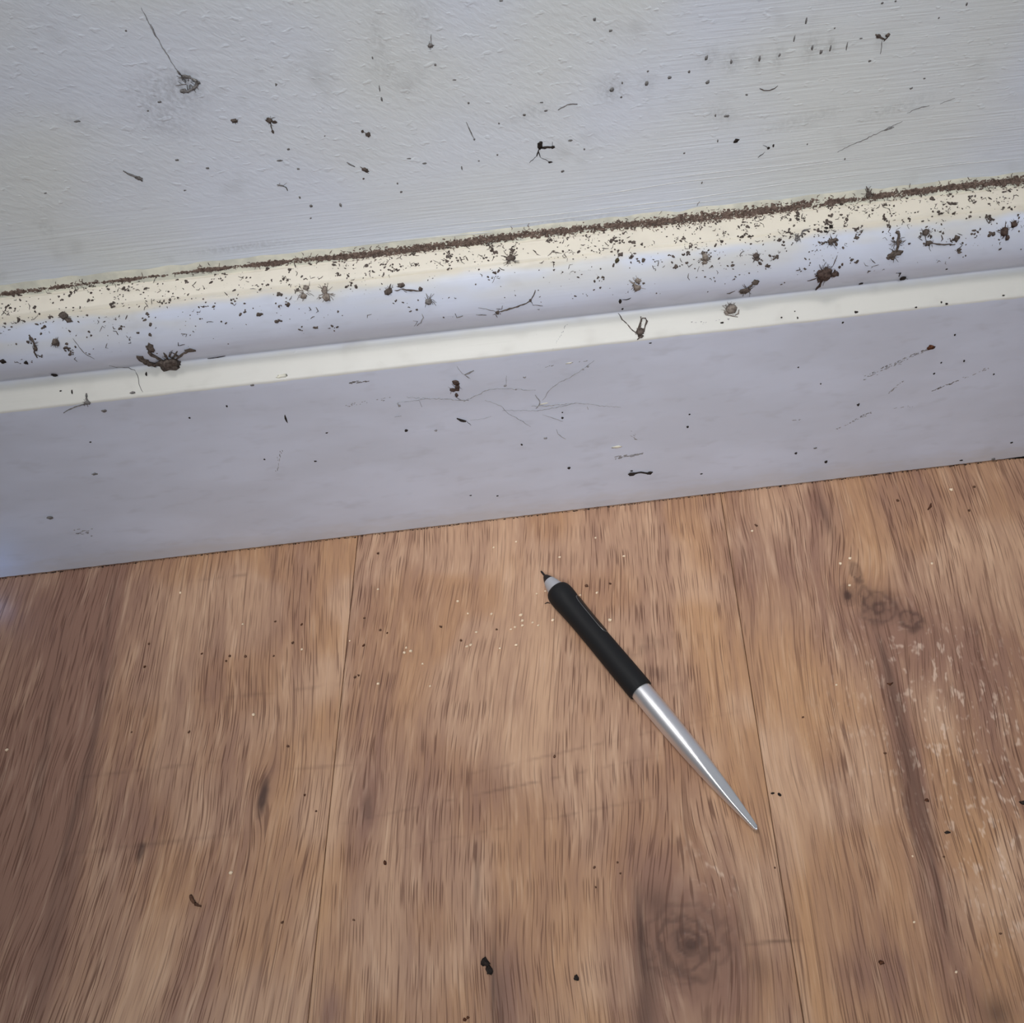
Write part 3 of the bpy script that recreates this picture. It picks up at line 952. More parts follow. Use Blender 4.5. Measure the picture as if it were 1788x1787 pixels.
# cobweb on the face
T6 = C(680, 600, 420 / 1788)
rngc = random.Random(5)
piece('cobweb', 'faint tangle of dusty cobweb threads stuck to the skirting face', 'cobweb', FAINT, None,
      ('t', pts(T6, (60, 440), (170, 425), (300, 408), (420, 412), (560, 425), (660, 380), (730, 345), (800, 330), (940, 340), (1090, 348)), 1.5, 1.0),
      ('t', pts(T6, (1140, 425), (1190, 340), (1260, 290), (1360, 240), (1440, 190), (1520, 130)), 1.3, 0.8),
      ('t', pts(T6, (840, 500), (960, 495), (1100, 500), (1260, 470), (1400, 440), (1560, 462), (1720, 475)), 1.3, 0.8),
      ('t', pts(T6, (1060, 465), (1200, 460), (1360, 440)), 1.8, 1.0), ('t', pts(T6, (710, 425), (770, 440), (830, 465), (880, 520), (960, 560), (1050, 620)), 1.0, 0.8),
      ('t', pts(T6, (1080, 385), (1120, 430), (1090, 485)), 2.0, 1.0), ('t', pts(T6, (1140, 530), (1220, 555), (1290, 580)), 1.4, 0.5), ('t', pts(T6, (1240, 640), (1250, 670), (1310, 710)), 1.3, 0.6),
      ('t', pts(T6, (60, 440), (80, 470)), 3.0, 1.0), ('o', T6(75, 460), 3, 2), ('t', pts(T6, (130, 400), (300, 410)), 1.0, 1.4), ('t', pts(T6, (220, 420), (240, 470)), 0.9), ('t', pts(T6, (480, 390), (520, 415), (590, 425)), 1.5),
      ('t', pts(T6, (40, 545), (90, 540)), 1.8), ('t', pts(T6, (600, 570), (700, 560), (760, 540)), 0.8), ('t', pts(T6, (500, 170), (540, 220), (600, 260)), 0.9), ('t', pts(T6, (870, 240), (865, 310)), 0.9),
      ('o', T6(860, 312), 3, 1.6), ('o', T6(940, 340), 2, 1.5), ('o', T6(1440, 190), 2.4, 1.8), ('o', T6(1475, 170), 2.4, 1.8), ('o', T6(1005, 250), 3, 1.6), ('t', pts(T6, (1470, 470), (1475, 490)), 1.4), ('o', T6(1160, 700), 3.4, 2), ('o', T6(345, 645), 3, 2))
piece('dust_twig', 'hair-thin crooked thread trailing from left bead down to the edge', 'dust strand', GREY, None,
      ('t', pts(K2, (380, 570), (420, 625), (445, 650), (492, 677)), 1.2), ('t', pts(K2, (570, 712), (620, 720), (668, 722), (700, 735), (718, 765), (722, 805), (742, 850)), 1.2))
piece('dust_twig', 'dark hairline sliver in the hollow right of the biggest clump', 'dust strand', DARK, None, ('t', pts(K2, (1080, 674), (1120, 669), (1172, 660)), 1.6, 0.2))
piece('dust_twig', 'fine hair lying along the crease right of the spider-like tuft', 'dust strand', DIRT, None,
      ('t', pts(K3, (985, 228), (1005, 250), (1025, 258)), 2.0), ('t', pts(K3, (1060, 262), (1085, 240), (1135, 247)), 1.6))

# ---- tiny loose specks on the skirting that look alike
gs = 'tiny dark specks on the skirting face'
for k, lst in ((K3, ((325, 1166, 3.2, 2.6), (926, 1240, 2, 2), (1172, 1362, 2.8, 2.2), (1138, 1101, 2.4, 2), (1138, 1073, 1.8, 1.2), (660, 1505, 2.4, 0.9), (800, 1507, 2.4, 0.9), (1595, 712, 2.6, 1.0))),
               (K4, ((600, 1583, 2.8, 2.0), (700, 1556, 4, 1.4), (757, 1627, 2.8, 2.4), (110, 1690, 2.8, 1.0), (925, 1330, 2.8, 2.2), (38, 1446, 2.6, 2.0), (845, 903, 2, 1.6), (613, 1136, 1.8, 1.2),
                     (1320, 1168, 1.8, 1.8), (1722, 1527, 2.6, 1.2), (1460, 1620, 3, 1.2), (1625, 1613, 4, 1.6), (1428, 967, 2, 1.6), (1356, 1112, 1.6, 1.6), (1475, 1104, 1.8, 1.8), (1630, 1172, 1.6, 1.4), (730, 1222, 1.6, 1.2), (48, 1381, 2, 1.2))),
               (K2, ((541, 945, 4.6, 2), (493, 1273, 4.6, 1.8), (1640, 1207, 2.8, 1.2), (1375, 1198, 2, 1.4), (1485, 985, 1.8, 7), (470, 1108, 1.8, 1.2), (260, 1500, 5, 2.6), (1180, 922, 2, 2), (985, 982, 2, 2), (1700, 1060, 3, 1.2), (1310, 812, 4, 1.6), (690, 852, 5, 2)))):
    for x, y, a, b in lst:
        side = 'left' if k is K2 else ('middle' if k is K3 else 'right')
        look = 'grey fleck' if a >= 4 else 'tiny dark dirt speck'
        piece('grit_speck', look + ' on the %s third of the flat skirting face' % side, 'speck', DARK if a < 4 else GREY, look + 's on the %s of the skirting face' % side, ('o', k(x, y), a, b), seed=x * 7 + y)
gs = 'small dirt specks along the lower ledge'
for k, lst in ((K2, ((280, 757, 4.4, 3.2), (135, 694, 3.6, 3), (316, 842, 2.4, 1.6), (375, 850, 1.6, 4), (760, 755, 1.8, 3.4), (15, 688, 5, 3))),
               (K4, ((938, 700, 3.6, 2.2), (915, 850, 4, 2), (610, 880, 1.8, 2.2), (525, 878, 1.8, 1.6), (595, 845, 1.4, 1.2), (1357, 798, 1.6, 2.2), (1385, 806, 2.6, 1.6), (1225, 824, 2.4, 1.4), (1680, 762, 2.4, 1.6), (1385, 625, 1.8, 1.2), (215, 905, 4, 1.6)))):
    for x, y, a, b in lst:
        side = 'left' if k is K2 else 'right'
        piece('grit_speck', 'small dark dirt speck by the ledge under the bead, %s part' % side, 'speck', DARK, 'dirt specks by the ledge, %s part' % side, ('o', k(x, y), a, b), seed=x * 7 + y)

# ---- marks on the wall
gw = 'dust clumps on the wall'
piece('dust_clump', 'black crooked dust clump with two legs on the wall, centre', dc, DARK, gw,
      ('t', pts(W2, (1022, 735), (1020, 770), (1060, 764), (1098, 766)), 4.2, 0.3), ('o', W2(1022, 755), 4.5, 6), ('o', W2(1090, 765), 3.4, 2.6), ('t', pts(W2, (1018, 770), (1003, 815)), 2.4), ('t', pts(W2, (1012, 785), (1022, 818)), 1.8), ('t', pts(W2, (1085, 760), (1085, 738)), 1.4), ('t', pts(W2, (1003, 812), (965, 848)), 0.9), ('t', pts(W2, (1025, 820), (1075, 843)), 0.9), ('o', W2(1075, 843), 4, 1.8))
piece('dust_clump', 'dark butterfly-shaped dust mark high on the wall, top right', dc, DIRT, gw,
      ('t', pts(W3, (1015, 178), (1045, 195), (1065, 205)), 3.8, 0.3), ('o', W3(1032, 187), 5, 3, -0.4), ('o', W3(1078, 182), 4.2, 2.6, 0.4), ('t', pts(W3, (1085, 185), (1060, 215)), 2.0), ('t', pts(W3, (1050, 205), (1042, 282)), 1.0))
piece('dust_clump', 'triangular grey dust smudge on the wall, upper left', dc, GREY, gw,
      ('t', pts(W1, (920, 370), (945, 390), (985, 402), (1040, 428), (1010, 455), (955, 482)), 4.0, 1.5), ('o', W1(965, 398), 7, 3, -0.2), ('o', W1(955, 470), 6, 3), ('o', W1(1025, 432), 4, 4), ('f', W1(980, 430), 14, 16, 0.9))
piece('dust_twig', 'long hanging cobweb thread above the triangular smudge', 'dust strand', FAINT, None, ('t', pts(W1, (735, 40), (770, 110), (800, 165), (840, 235), (880, 300), (925, 375)), 1.5, 0.8), ('t', pts(W1, (785, 125), (810, 190)), 2.6, 0.5))
piece('dust_clump', 'small dark oval dust blob on wall, left of the T-shaped one', dc, DIRT, gw, ('o', W1(1220, 628), 5.6, 3.4, -0.15), ('f', W1(1222, 628), 5, 5, 0.8))
piece('dust_clump', 'T-shaped dark dust bit with a dangling dot on the wall', dc, DIRT, gw, ('o', W1(1400, 625), 5, 4.5), ('o', W1(1428, 634), 4.5, 2), ('t', pts(W1, (1408, 640), (1418, 685)), 1.6), ('o', W1(1419, 685), 2.4, 3.4), ('f', W1(1405, 628), 7, 6, 0.8))
piece('dust_clump', 'slanted comma-shaped dust streak on the wall at left', dc, GREY, gw, ('t', pts(W1, (640, 888), (680, 908), (715, 920), (742, 942)), 3.4, 0.5), ('o', W1(722, 925), 6, 2.8, -0.5))
piece('dust_clump', 'insect-like thin dust scrap on the wall, left of centre', dc, GREY, gw, ('t', pts(W1, (1440, 962), (1470, 965), (1490, 975), (1497, 992)), 2.4, 0.4), ('t', pts(W1, (1475, 965), (1492, 950)), 1.4), ('t', pts(W1, (1445, 970), (1455, 950)), 1.2))
piece('dust_clump', 'paired dark dust dots on the wall left of centre', dc, DIRT, gw, ('o', W2(125, 698), 4.2, 3.6, 0.5), ('o', W2(97, 684), 2.8, 2.6), ('t', pts(W2, (97, 684), (125, 698)), 1.0))
piece('dust_clump', 'dark sloping dust fleck on wall below the paired dots', dc, DIRT, gw, ('o', W2(112, 882), 6, 3, -0.6), ('t', pts(W2, (85, 868), (130, 900)), 1.8), ('o', W2(104, 930), 1.8, 1.6))
piece('dust_clump', 'faint sloping wisp on the wall beside the sloping fleck', dc, GREY, gw, ('t', pts(W2, (15, 845), (40, 858), (58, 868)), 2.6))
piece('dust_clump', 'grey tufted dust dot high on the wall, left of centre', dc, GREY, gw, ('o', W2(452, 235), 4.6, 3.4), ('t', pts(W2, (452, 232), (455, 180)), 1.2), ('f', W2(452, 235), 5, 6, 0.8), ('o', W2(476, 336), 2.6, 2))
piece('dust_twig', 'straight thin dark bristle on the wall near the centre', 'dust strand', GREY, None, ('t', pts(W2, (638, 635), (658, 680), (680, 725)), 1.4, 0.2), ('o', W2(680, 724), 2, 2))
piece('dust_twig', 'curved grey hair on the wall, upper right of centre', 'dust strand', GREY, None, ('t', pts(W2, (1115, 572), (1150, 552), (1180, 540), (1218, 540)), 2.0, 0.6))
piece('dust_twig', 'dark smile-shaped hair on the wall, right of centre', 'dust strand', DIRT, None, ('t', pts(W3, (413, 460), (435, 470), (465, 470), (490, 460), (508, 446)), 1.9, 0.2))
piece('grit_speck', 'glossy dark seed-like speck on the wall above the skirting', 'speck', DARK, None, ('o', W3(290, 732), 4.6, 2.8, 0.35))
piece('grit_speck', 'pair of small dark specks on the wall right of the seed', 'speck', DARK, None, ('o', W3(458, 770), 2.4, 2.2), ('o', W3(483, 759), 1.8, 2.6), ('t', pts(W3, (458, 770), (430, 755)), 0.8), ('t', pts(W3, (440, 790), (405, 820)), 1.2))
piece('scratch', 'long slanting hairline scratch on the right of the wall', 'scratch', GREY, None,
      ('t', pts(W3, (820, 790), (890, 755), (960, 725), (1060, 675), (1155, 632)), 1.3, 0.8), ('t', pts(W3, (1180, 590), (1240, 562), (1295, 550)), 1.2, 0.8), ('t', pts(W3, (1060, 680), (1110, 660)), 2.2, 0.6), ('t', pts(W3, (1350, 540), (1430, 510)), 0.8))
gs = 'tiny specks on the wall'
for k, lst in ((W1, ((1618, 1071, 3, 2.8), (1770, 1065, 2.6, 4), (1500, 777, 2.6, 1.8), (1455, 835, 5, 1.6), (1552, 878, 3.4, 1.8), (1080, 875, 3.4, 1.8), (920, 832, 4, 2), (655, 160, 2.2, 1.8), (770, 577, 2, 1.4), (1560, 1028, 1.8, 2), (1617, 1135, 1.6, 1.4), (830, 530, 4, 1.6), (237, 1005, 2.8, 1.2), (400, 632, 5, 1.6), (963, 990, 3, 1.2), (1438, 440, 2.6, 2.4), (1690, 708, 1.6, 1.2))),
               (W2, ((650, 536, 2.2, 2.2), (1140, 890, 3, 2.4), (1181, 731, 4, 2.2), (1253, 777, 1.9, 2.2), (1305, 101, 3.6, 2.6), (1390, 160, 4, 1.8), (1577, 433, 3.4, 4), (1697, 402, 4, 2.6), (1583, 370, 2.2, 2), (808, 642, 1.8, 1.8), (197, 515, 1.8, 4), (800, 806, 1.8, 1.6), (703, 838, 2, 1.4), (614, 875, 1.6, 3.4), (300, 998, 2.6, 1.8), (280, 955, 1.6, 1.8), (420, 850, 4, 1.8), (340, 825, 4, 1.2), (1053, 575, 3.4, 1.8), (1030, 533, 3.6, 1.2), (575, 415, 4, 1.4), (1396, 465, 4, 4), (1445, 505, 2, 2), (1450, 432, 1.6, 2.4), (150, 300, 1.6, 3), (187, 460, 1.2, 5), (940, 598, 3, 2), (820, 3, 4, 1.6))),
               (W3, ((265, 322, 2.4, 4.6), (411, 305, 1.8, 4), (516, 286, 2, 3.4), (685, 250, 2.2, 4.2), (732, 272, 3, 3), (866, 240, 1.4, 8), (592, 200, 1.4, 5), (780, 250, 1.6, 5), (135, 300, 3.6, 4), (141, 428, 3.8, 3), (240, 603, 4.6, 2), (855, 828, 1.5, 2), (660, 750, 1.2, 1.4), (803, 146, 1.6, 1.4), (1050, 15, 2.4, 2), (1345, 93, 1.6, 1.4), (985, 318, 3, 1.8), (1200, 460, 3.4, 1.6), (345, 493, 2.6, 1.8), (45, 372, 2.4, 3), (655, 107, 2, 5), (940, 200, 3, 1.2), (1120, 5, 2, 1.6), (112, 952, 1.5, 2.2), (183, 600, 1.6, 2.4), (195, 732, 1.4, 2.6), (20, 797, 2.4, 1.4), (1270, 408, 2, 1.2), (1490, 20, 1.8, 3)))):
    for x, y, a, b in lst:
        px = k(x, y)[0]
        if b > a * 1.7:
            lab, grp = 'short upright grey dash on the painted wall', 'upright dashes on the wall'
        else:
            side = 'left' if px < 560 else ('middle' if px < 1180 else 'right')
            look = 'faint grey fleck' if (a > 3.2 or b > 3.2) else 'tiny dark dirt speck'
            lab, grp = look + ' on the %s third of the painted wall' % side, look + 's on the %s of the wall' % side
        piece('grit_speck', lab, 'speck', SMEAR if (a > 3.0 or b > 3.0) else GREY, grp, ('o', k(x, y), a, b, 0.0, 0.25), seed=x * 7 + y)

# raised paint lines on the wall above the baseboard
PR = [[(684, 400), (800, 391), (940, 378), (1060, 364), (1200, 348), (1300, 332), (1400, 317), (1517, 303), (1640, 287), (1788, 272)],
      [(760, 404), (900, 392), (1040, 375), (1188, 358), (1320, 341), (1473, 323)],
      [(969, 350), (1080, 335), (1188, 318), (1300, 306), (1473, 280), (1600, 266)],
      [(1150, 313), (1260, 300), (1380, 288), (1473, 277)], [(620, 428), (760, 414), (900, 402)], [(1560, 300), (1680, 286), (1788, 276)], [(1500, 262), (1640, 243), (1740, 236)]]
_m = NT('wall_paint_ridge')
RIDGE = _m.set(Base_Color=_m.mix(_m.noise(_m.coord(), 200.0, 2.0), srgb(224, 225, 224), srgb(214, 216, 218)), Roughness=0.5)
for i, poly in enumerate(PR):
    mb = MB()
    rng = random.Random(i)
    P, R = [], []
    q = []
    for (ax, ay), (bx, by) in zip(poly, poly[1:]):
        for k in range(14):
            q.append((ax + (bx - ax) * k / 14, ay + (by - ay) * k / 14))
    for j, (x, y) in enumerate(q):
        p, n = surf(x, y)
        f = j / (len(q) - 1)
        r = 0.00027 * min(1, 5 * f + 0.1, 5 * (1 - f) + 0.1) * rng.uniform(0.75, 1.2)
        P.append(p - n * r * 0.55)
        R.append(max(r, 0.00002))
    strand(mb, P, R, 8)
    mb.build('paint_ridge', RIDGE, wall)

# scuffs in the paint of the baseboard
def scuff(p0, p1, count, w, mat, seed, spread=1.5):
    rng = random.Random(seed)
    mb = MB()
    ang = math.atan2(p0[1] - p1[1], p1[0] - p0[0])
    for i in range(count):
        t = rng.random()
        x = p0[0] + (p1[0] - p0[0]) * t + rng.gauss(0, spread)
        y = p0[1] + (p1[1] - p0[1]) * t + rng.gauss(0, spread)
        lump_px(mb, x, y, w * rng.uniform(0.6, 2.2), w * rng.uniform(0.3, 0.6), rng, ang, 0.15, hi=False)
    mb.build('scuff_mark', mat, base)


scuff(K4(950, 1200), K4(1290, 1040), 60, 1.3, FAINT, 1)
scuff(K4(980, 1170), K4(1290, 1040), 35, 1.2, GREY, 2, 0.8)
scuff(K4(1310, 1258), K4(1450, 1203), 22, 1.6, GREY, 3, 0.5)
scuff(K4(1460, 1200), K4(1600, 1140), 14, 1.2, FAINT, 4, 1.0)
scuff(K4(1080, 1275), K4(1160, 1208), 16, 1.3, FAINT, 5, 0.9)
scuff(K4(810, 1460), K4(1000, 1368), 24, 1.2, FAINT, 6, 0.8)
scuff(K4(930, 1395), K4(1000, 1366), 8, 1.3, GREY, 7, 0.4)
scuff(K4(580, 1412), K4(625, 1408), 7, 1.2, FAINT, 8, 0.5)
scuff(K4(1090, 1350), K4(1220, 1340), 10, 1.0, FAINT, 9, 1.0)
scuff(K3(1410, 1310), K3(1555, 1288), 34, 2.0, FAINT, 10, 1.2)
scuff(K3(20, 920), K3(122, 912), 20, 1.8, GREY, 11, 0.9)
scuff(K3(1050, 835), K3(1340, 795), 12, 1.2, FAINT, 12, 0.7)
scuff(K3(1080, 760), K3(1160, 610), 18, 1.0, FAINT, 13, 0.9)
scuff(K4(60, 915), K4(260, 890), 26, 1.4, FAINT, 14, 2.0)
scuff(K2(1440, 1250), K2(1460, 1150), 12, 1.4, FAINT, 15, 2.0)
scuff(K2(400, 1580), K2(470, 1580), 16, 2.0, FAINT, 16, 3.0)
scuff(K3(1490, 1180), K3(1530, 1220), 12, 1.4, FAINT, 17, 2.0)
scuff(K3(2, 1045), K3(240, 995), 22, 1.2, FAINT, 18, 1.2)
mbc = MB()
rngp = random.Random(3)
for x, y, a, b in ((1420, 1252, 8, 2.0), (1170, 817, 6, 1.0), (1040, 1028, 7, 1.0), (440, 1300, 0.1, 0.1)):
    lump_px(mbc, *K3(x, y), a, b, rngp, 0.1, 0.3)
lump_px(mbc, *K2(1465, 765), 10, 3, rngp, 0.1, 0.4)
mbc.build('paint_nib', CAULKM, base)

# ------------------------------------------------------------------ dirt nobody could count
def s_of(z):
    for i, (a, b) in enumerate(zip(SECTION, SECTION[1:])):
        if a.y <= z <= b.y and b.y > a.y:
            return i + (z - a.y) / (b.y - a.y)
    return 0.0


def lerp_tab(tab, x):
    for (x0, *a), (x1, *b) in zip(tab, tab[1:]):
        if x0 <= x <= x1:
            t = (x - x0) / (x1 - x0)
            return [p + (q - p) * t for p, q in zip(a, b)]
    return list(tab[0][1:]) if x < tab[0][0] else list(tab[-1][1:])


# dirt line: picture x, centre y, half width, density 0..1
LINE = [(-40, 519, 4, .45), (0, 514, 4, .5), (30, 511, 4, .8), (70, 506, 4, .55), (85, 504, 3, .2), (100, 501, 4, .8), (130, 498, 4, .75), (150, 495, 3, .2), (205, 490, 3, .2),
        (215, 489, 4, .9), (235, 487, 4, .8), (250, 485, 2, .2), (340, 474, 2, .25), (350, 472, 5, .9), (362, 471, 5, .9), (375, 470, 3, .7), (450, 462, 4, .85), (520, 455, 5, .9), (590, 449, 5, .95),
        (605, 448, 7, .9), (640, 444, 9, .9), (700, 438, 9, .8), (760, 431, 9, .9), (860, 417, 8, .95), (950, 407, 9, .9), (1000, 402, 8, .85), (1070, 395, 8, .7), (1130, 390, 10, .8), (1200, 383, 11, .75),
        (1225, 380, 11, .95), (1300, 372, 11, .95), (1380, 362, 11, .95), (1450, 353, 8, .9), (1480, 350, 4, .6), (1510, 346, 6, .9), (1570, 339, 6, .95), (1640, 330, 6, 1), (1700, 323, 8, 1), (1788, 314, 8, 1), (1830, 309, 8, 1)]
rng = random.Random(21)
mb = MB()
for _ in range(20000):
    x = rng.uniform(-30, 1820)
    cy, hw, de = lerp_tab(LINE, x)
    nz = noise.noise(Vector((x * 0.03, 0.3, 0)))
    if rng.random() > de * (0.75 + nz * 0.5):
        continue
    y = cy + rng.gauss(0, hw * 0.38) + nz * 1.2
    p, n = surf(x, y)
    r = abs(rng.gauss(0.00016, 0.00014)) + 0.00010
    chunk(mb, p - n * r * 0.25, n, r * rng.uniform(0.9, 2.0), r, r * 0.4, rng.uniform(-0.5, 0.5), rng, 0.45)
for _ in range(700):
    x = rng.uniform(0, 1800)
    cy, hw, de = lerp_tab(LINE, x)
    if rng.random() > de:
        continue
    a = rng.uniform(0, 6.28)
    L = rng.uniform(3, 9)
    y = cy + rng.gauss(0, hw * 0.7)
    c = rng.uniform(-1, 1)
    thread_px(mb, [(x, y), (x + math.cos(a) * L * .5, y + math.sin(a) * L * .5), (x + math.cos(a + c) * L, y + math.sin(a + c) * L)], 1.2, rng, 0.3, rng.uniform(0, 0.0002), seg=3)
tag(mb.build('dirt_line', CRUST), 'crust of brown dirt packed along the top edge of the skirting', 'dirt', None, 'stuff')

# loose specks over the top ledge and bead: offset below dirt line in pixels
rng = random.Random(33)
mb = MB()


def crease_y(x):
    return lerp_tab([(-40, 562), (0, 557), (300, 527), (600, 491), (900, 457), (1188, 423), (1500, 391), (1788, 358), (1830, 354)], x)[0]


def edge_y(x):          # hollow under the bead
    return lerp_tab([(-40, 670), (0, 664), (300, 632), (600, 600), (900, 566), (1188, 537), (1500, 500), (1788, 466), (1830, 462)], x)[0]


DENS_TOP = [(-40, .9), (0, .9), (330, .8), (420, .5), (600, .75), (800, .8), (1000, .8), (1250, .95), (1500, .9), (1830, 1.0)]
DENS_BEAD = [(-40, .75), (0, .75), (200, .6), (420, .5), (560, .4), (700, .25), (900, .3), (1050, .55), (1200, .9), (1400, 1.0), (1600, .7), (1830, .8)]
cnt = 0
while cnt < 5600:
    x = rng.uniform(-30, 1820)
    cl = noise.noise(Vector((x * 0.02, 7.0, cnt * 0.0)))
    top = rng.random() < 0.46
    ly = lerp_tab(LINE, x)[0]
    c, e = crease_y(x), edge_y(x)
    if top:
        y = ly + (c - ly) * rng.uniform(0.05, 1.0)
        d = lerp_tab(DENS_TOP, x)[0]
    else:
        f = rng.random() ** 1.25
        y = c + (e - c) * f * 0.86
        d = lerp_tab(DENS_BEAD, x)[0] * (1.0 - 0.75 * f)
    cl = noise.noise(Vector((x * 0.022, y * 0.045, 2.0))) + 0.6 * noise.noise(Vector((x * 0.08, y * 0.12, 5.0)))
    cnt += 1
    if rng.random() > d * (0.42 + cl * 1.5):
        continue
    p, n = surf(x, y)
    k = rng.random()
    if k < 0.80:
        r = min(abs(rng.gauss(0.00006, 0.00017)) + 0.00009, 0.0007)
        chunk(mb, p - n * r * 0.2, n, r * rng.uniform(0.9, 2.2), r, r * 0.6, rng.uniform(-1.2, 1.2), rng, 0.45)
    else:
        a = rng.uniform(0, 6.28)
        L = rng.uniform(3, 12)
        c2 = rng.uniform(-1.3, 1.3)
        thread_px(mb, [(x, y), (x + math.cos(a) * L * .5, y + math.sin(a) * L * .5), (x + math.cos(a + c2) * L, y + math.sin(a + c2) * L)], rng.uniform(0.9, 1.8), rng, 0.3, 0, seg=3)
# clusters of crumbs
for _ in range(230):
    x = rng.uniform(-10, 1800)
    c, e = crease_y(x), edge_y(x)
    ly = lerp_tab(LINE, x)[0]
    if rng.random() < 0.35:
        y = ly + (c - ly) * rng.uniform(0.15, 1.0)
        d = lerp_tab(DENS_TOP, x)[0]
    else:
        f = rng.random() ** 1.4
        y = c + (e - c) * f * 0.75
        d = lerp_tab(DENS_BEAD, x)[0]
    if rng.random() > d:
        continue
    s = rng.uniform(2, 7)
    for _ in range(rng.randint(3, 11)):
        xx, yy = x + rng.gauss(0, s), y + rng.gauss(0, s * 0.6)
        p, n = surf(xx, yy)
        r = abs(rng.gauss(0.0002, 0.00016)) + 0.00012
        chunk(mb, p - n * r * 0.2, n, r * rng.uniform(0.9, 1.8), r, r * 0.6, rng.uniform(-1.2, 1.2), rng, 0.45)
tag(mb.build('dirt_specks', DIRT), 'countless fine dirt specks and fibres over the skirting bead', 'dirt', None, 'stuff')

# dark grains under the baseboard, modelling grime and the shade of the gap
rng = random.Random(8)
mb = MB()
for _ in range(900):
    x = rng.uniform(-0.3, 0.32)
    r = abs(rng.gauss(0.0001, 0.00008)) + 0.00006
    chunk(mb, Vector((x, rng.gauss(0.0001, 0.00015), 0.0)), Vector((0, 0, 1)), r * rng.uniform(1, 2), r, r * 0.6, 0, rng, 0.4)
tag(mb.build('floor_edge_grime_shade', DARK), 'thin dark line of grime and modelled gap shade where the skirting meets the floor', 'dirt', None, 'stuff')

# ------------------------------------------------------------------ crumbs on the floor
gc = 'bits of debris on the floor'
piece('debris_bit', 'largest dark oval dropping on the floor, bottom centre', 'debris', DARK, None, ('o', (847, 1682), 6.5, 7.5, 0.3, 0.7), ('o', (854, 1695), 6, 8, 0.3, 0.7))
piece('debris_bit', 'small round black grain on the floor below the pen tail', 'debris', DARK, None, ('o', (1006, 1709), 4.4, 4.6, 0, 0.8))
piece('debris_bit', 'small dark brown grain on the floor left of centre bottom', 'debris', RED, None, ('o', (672, 1508), 3.6, 5, 0.4, 0.7))
piece('debris_bit', 'curled brown hook-shaped shaving on the floor, lower left', 'debris', CRUMB, None, ('t', [(333, 1564), (336, 1573), (342, 1580), (352, 1583)], 6.0, 0.4))
piece('debris_bit', 'broken brown crumb at the bottom edge of the floor', 'debris', RED, None, ('o', (811, 1781), 4, 3.4), ('o', (817, 1778), 3, 3))
piece('debris_bit', 'pair of tiny dark grains on the floor right of pen tail', 'debris', DARK, None, ('o', (1349, 1386), 4, 2, 0), ('o', (1361, 1388), 3, 3.4, 0.6))
piece('debris_bit', 'dark grain on the floor beside the long dark grain stripe', 'debris', RED, None, ('o', (1618, 1398), 3.8, 2.8))
piece('debris_bit', 'flat black dash-shaped bit on the floor at right', 'debris', DARK, None, ('o', (1654, 1454), 5, 2.2))
piece('debris_bit', 'black flake on the floor at the right edge', 'debris', DARK, None, ('o', (1786, 1403), 5, 3, -0.5))
piece('debris_bit', 'dull brown lump on the floor at lower right', 'debris', RED, None, ('o', (1539, 1682), 4.8, 3.2))
piece('debris_bit', 'bent brown scrap on the floor near the skirting, right', 'debris', RED, None, ('t', [(1620, 891), (1625, 885), (1626, 879)], 4.0, 0.3))
piece('debris_bit', 'brown curved chip on the floor over the dark stripe', 'debris', RED, None, ('t', [(1549, 1194), (1554, 1196), (1559, 1193)], 3.6, 0.3))
piece('debris_bit', 'round pale crumb alone on the floor, lower left', 'debris', PALE, None, ('o', (403, 1525), 4, 4, 0, 0.6))
piece('debris_bit', 'thin dark whisker on the floor touching the pen grip', 'debris', DARK, None, ('t', [(951, 1055), (956, 1053), (961, 1054)], 2.6, 0.3))
gs = 'tiny dark grains on the floor'
DG = [(636, 1080), (664, 1101), (676, 1106), (770, 1095), (353, 1142), (401, 1146), (429, 1147), (478, 1146), (511, 1123), (395, 1155), (493, 1611), (481, 1086), (527, 1091), (260, 1125), (253, 1165), (503, 1304),
      (330, 1279), (230, 1279), (1038, 1515), (1040, 1550), (1353, 1516), (1078, 1507), (1083, 1526), (1320, 918), (1568, 875), (1701, 851), (1692, 892), (1402, 1253), (867, 1100), (635, 1128), (1024, 1024), (1065, 1020), (1648, 1497),
      (1037, 1516), (968, 1322), (1545, 1316), (1747, 1631), (626, 1180), (620, 1183), (805, 1119), (660, 967), (532, 1389), (552, 1417), (618, 1607)]
for x, y in DG:
    r = random.Random(x * 3 + y)
    side = 'left' if uv(x, y)[0] < U_B else ('middle' if uv(x, y)[0] < U_A else 'right')
    piece('debris_grain', 'tiny dark grain of dirt on the %s floor board' % side, 'debris', CRUMB if r.random() < .75 else RED, 'dark grains on the %s board' % side, ('o', (x, y), r.uniform(1.8, 3.0), r.uniform(1.6, 2.4), r.uniform(-1, 1), 0.7), seed=x + y)
gs = 'tiny pale crumbs on the floor'
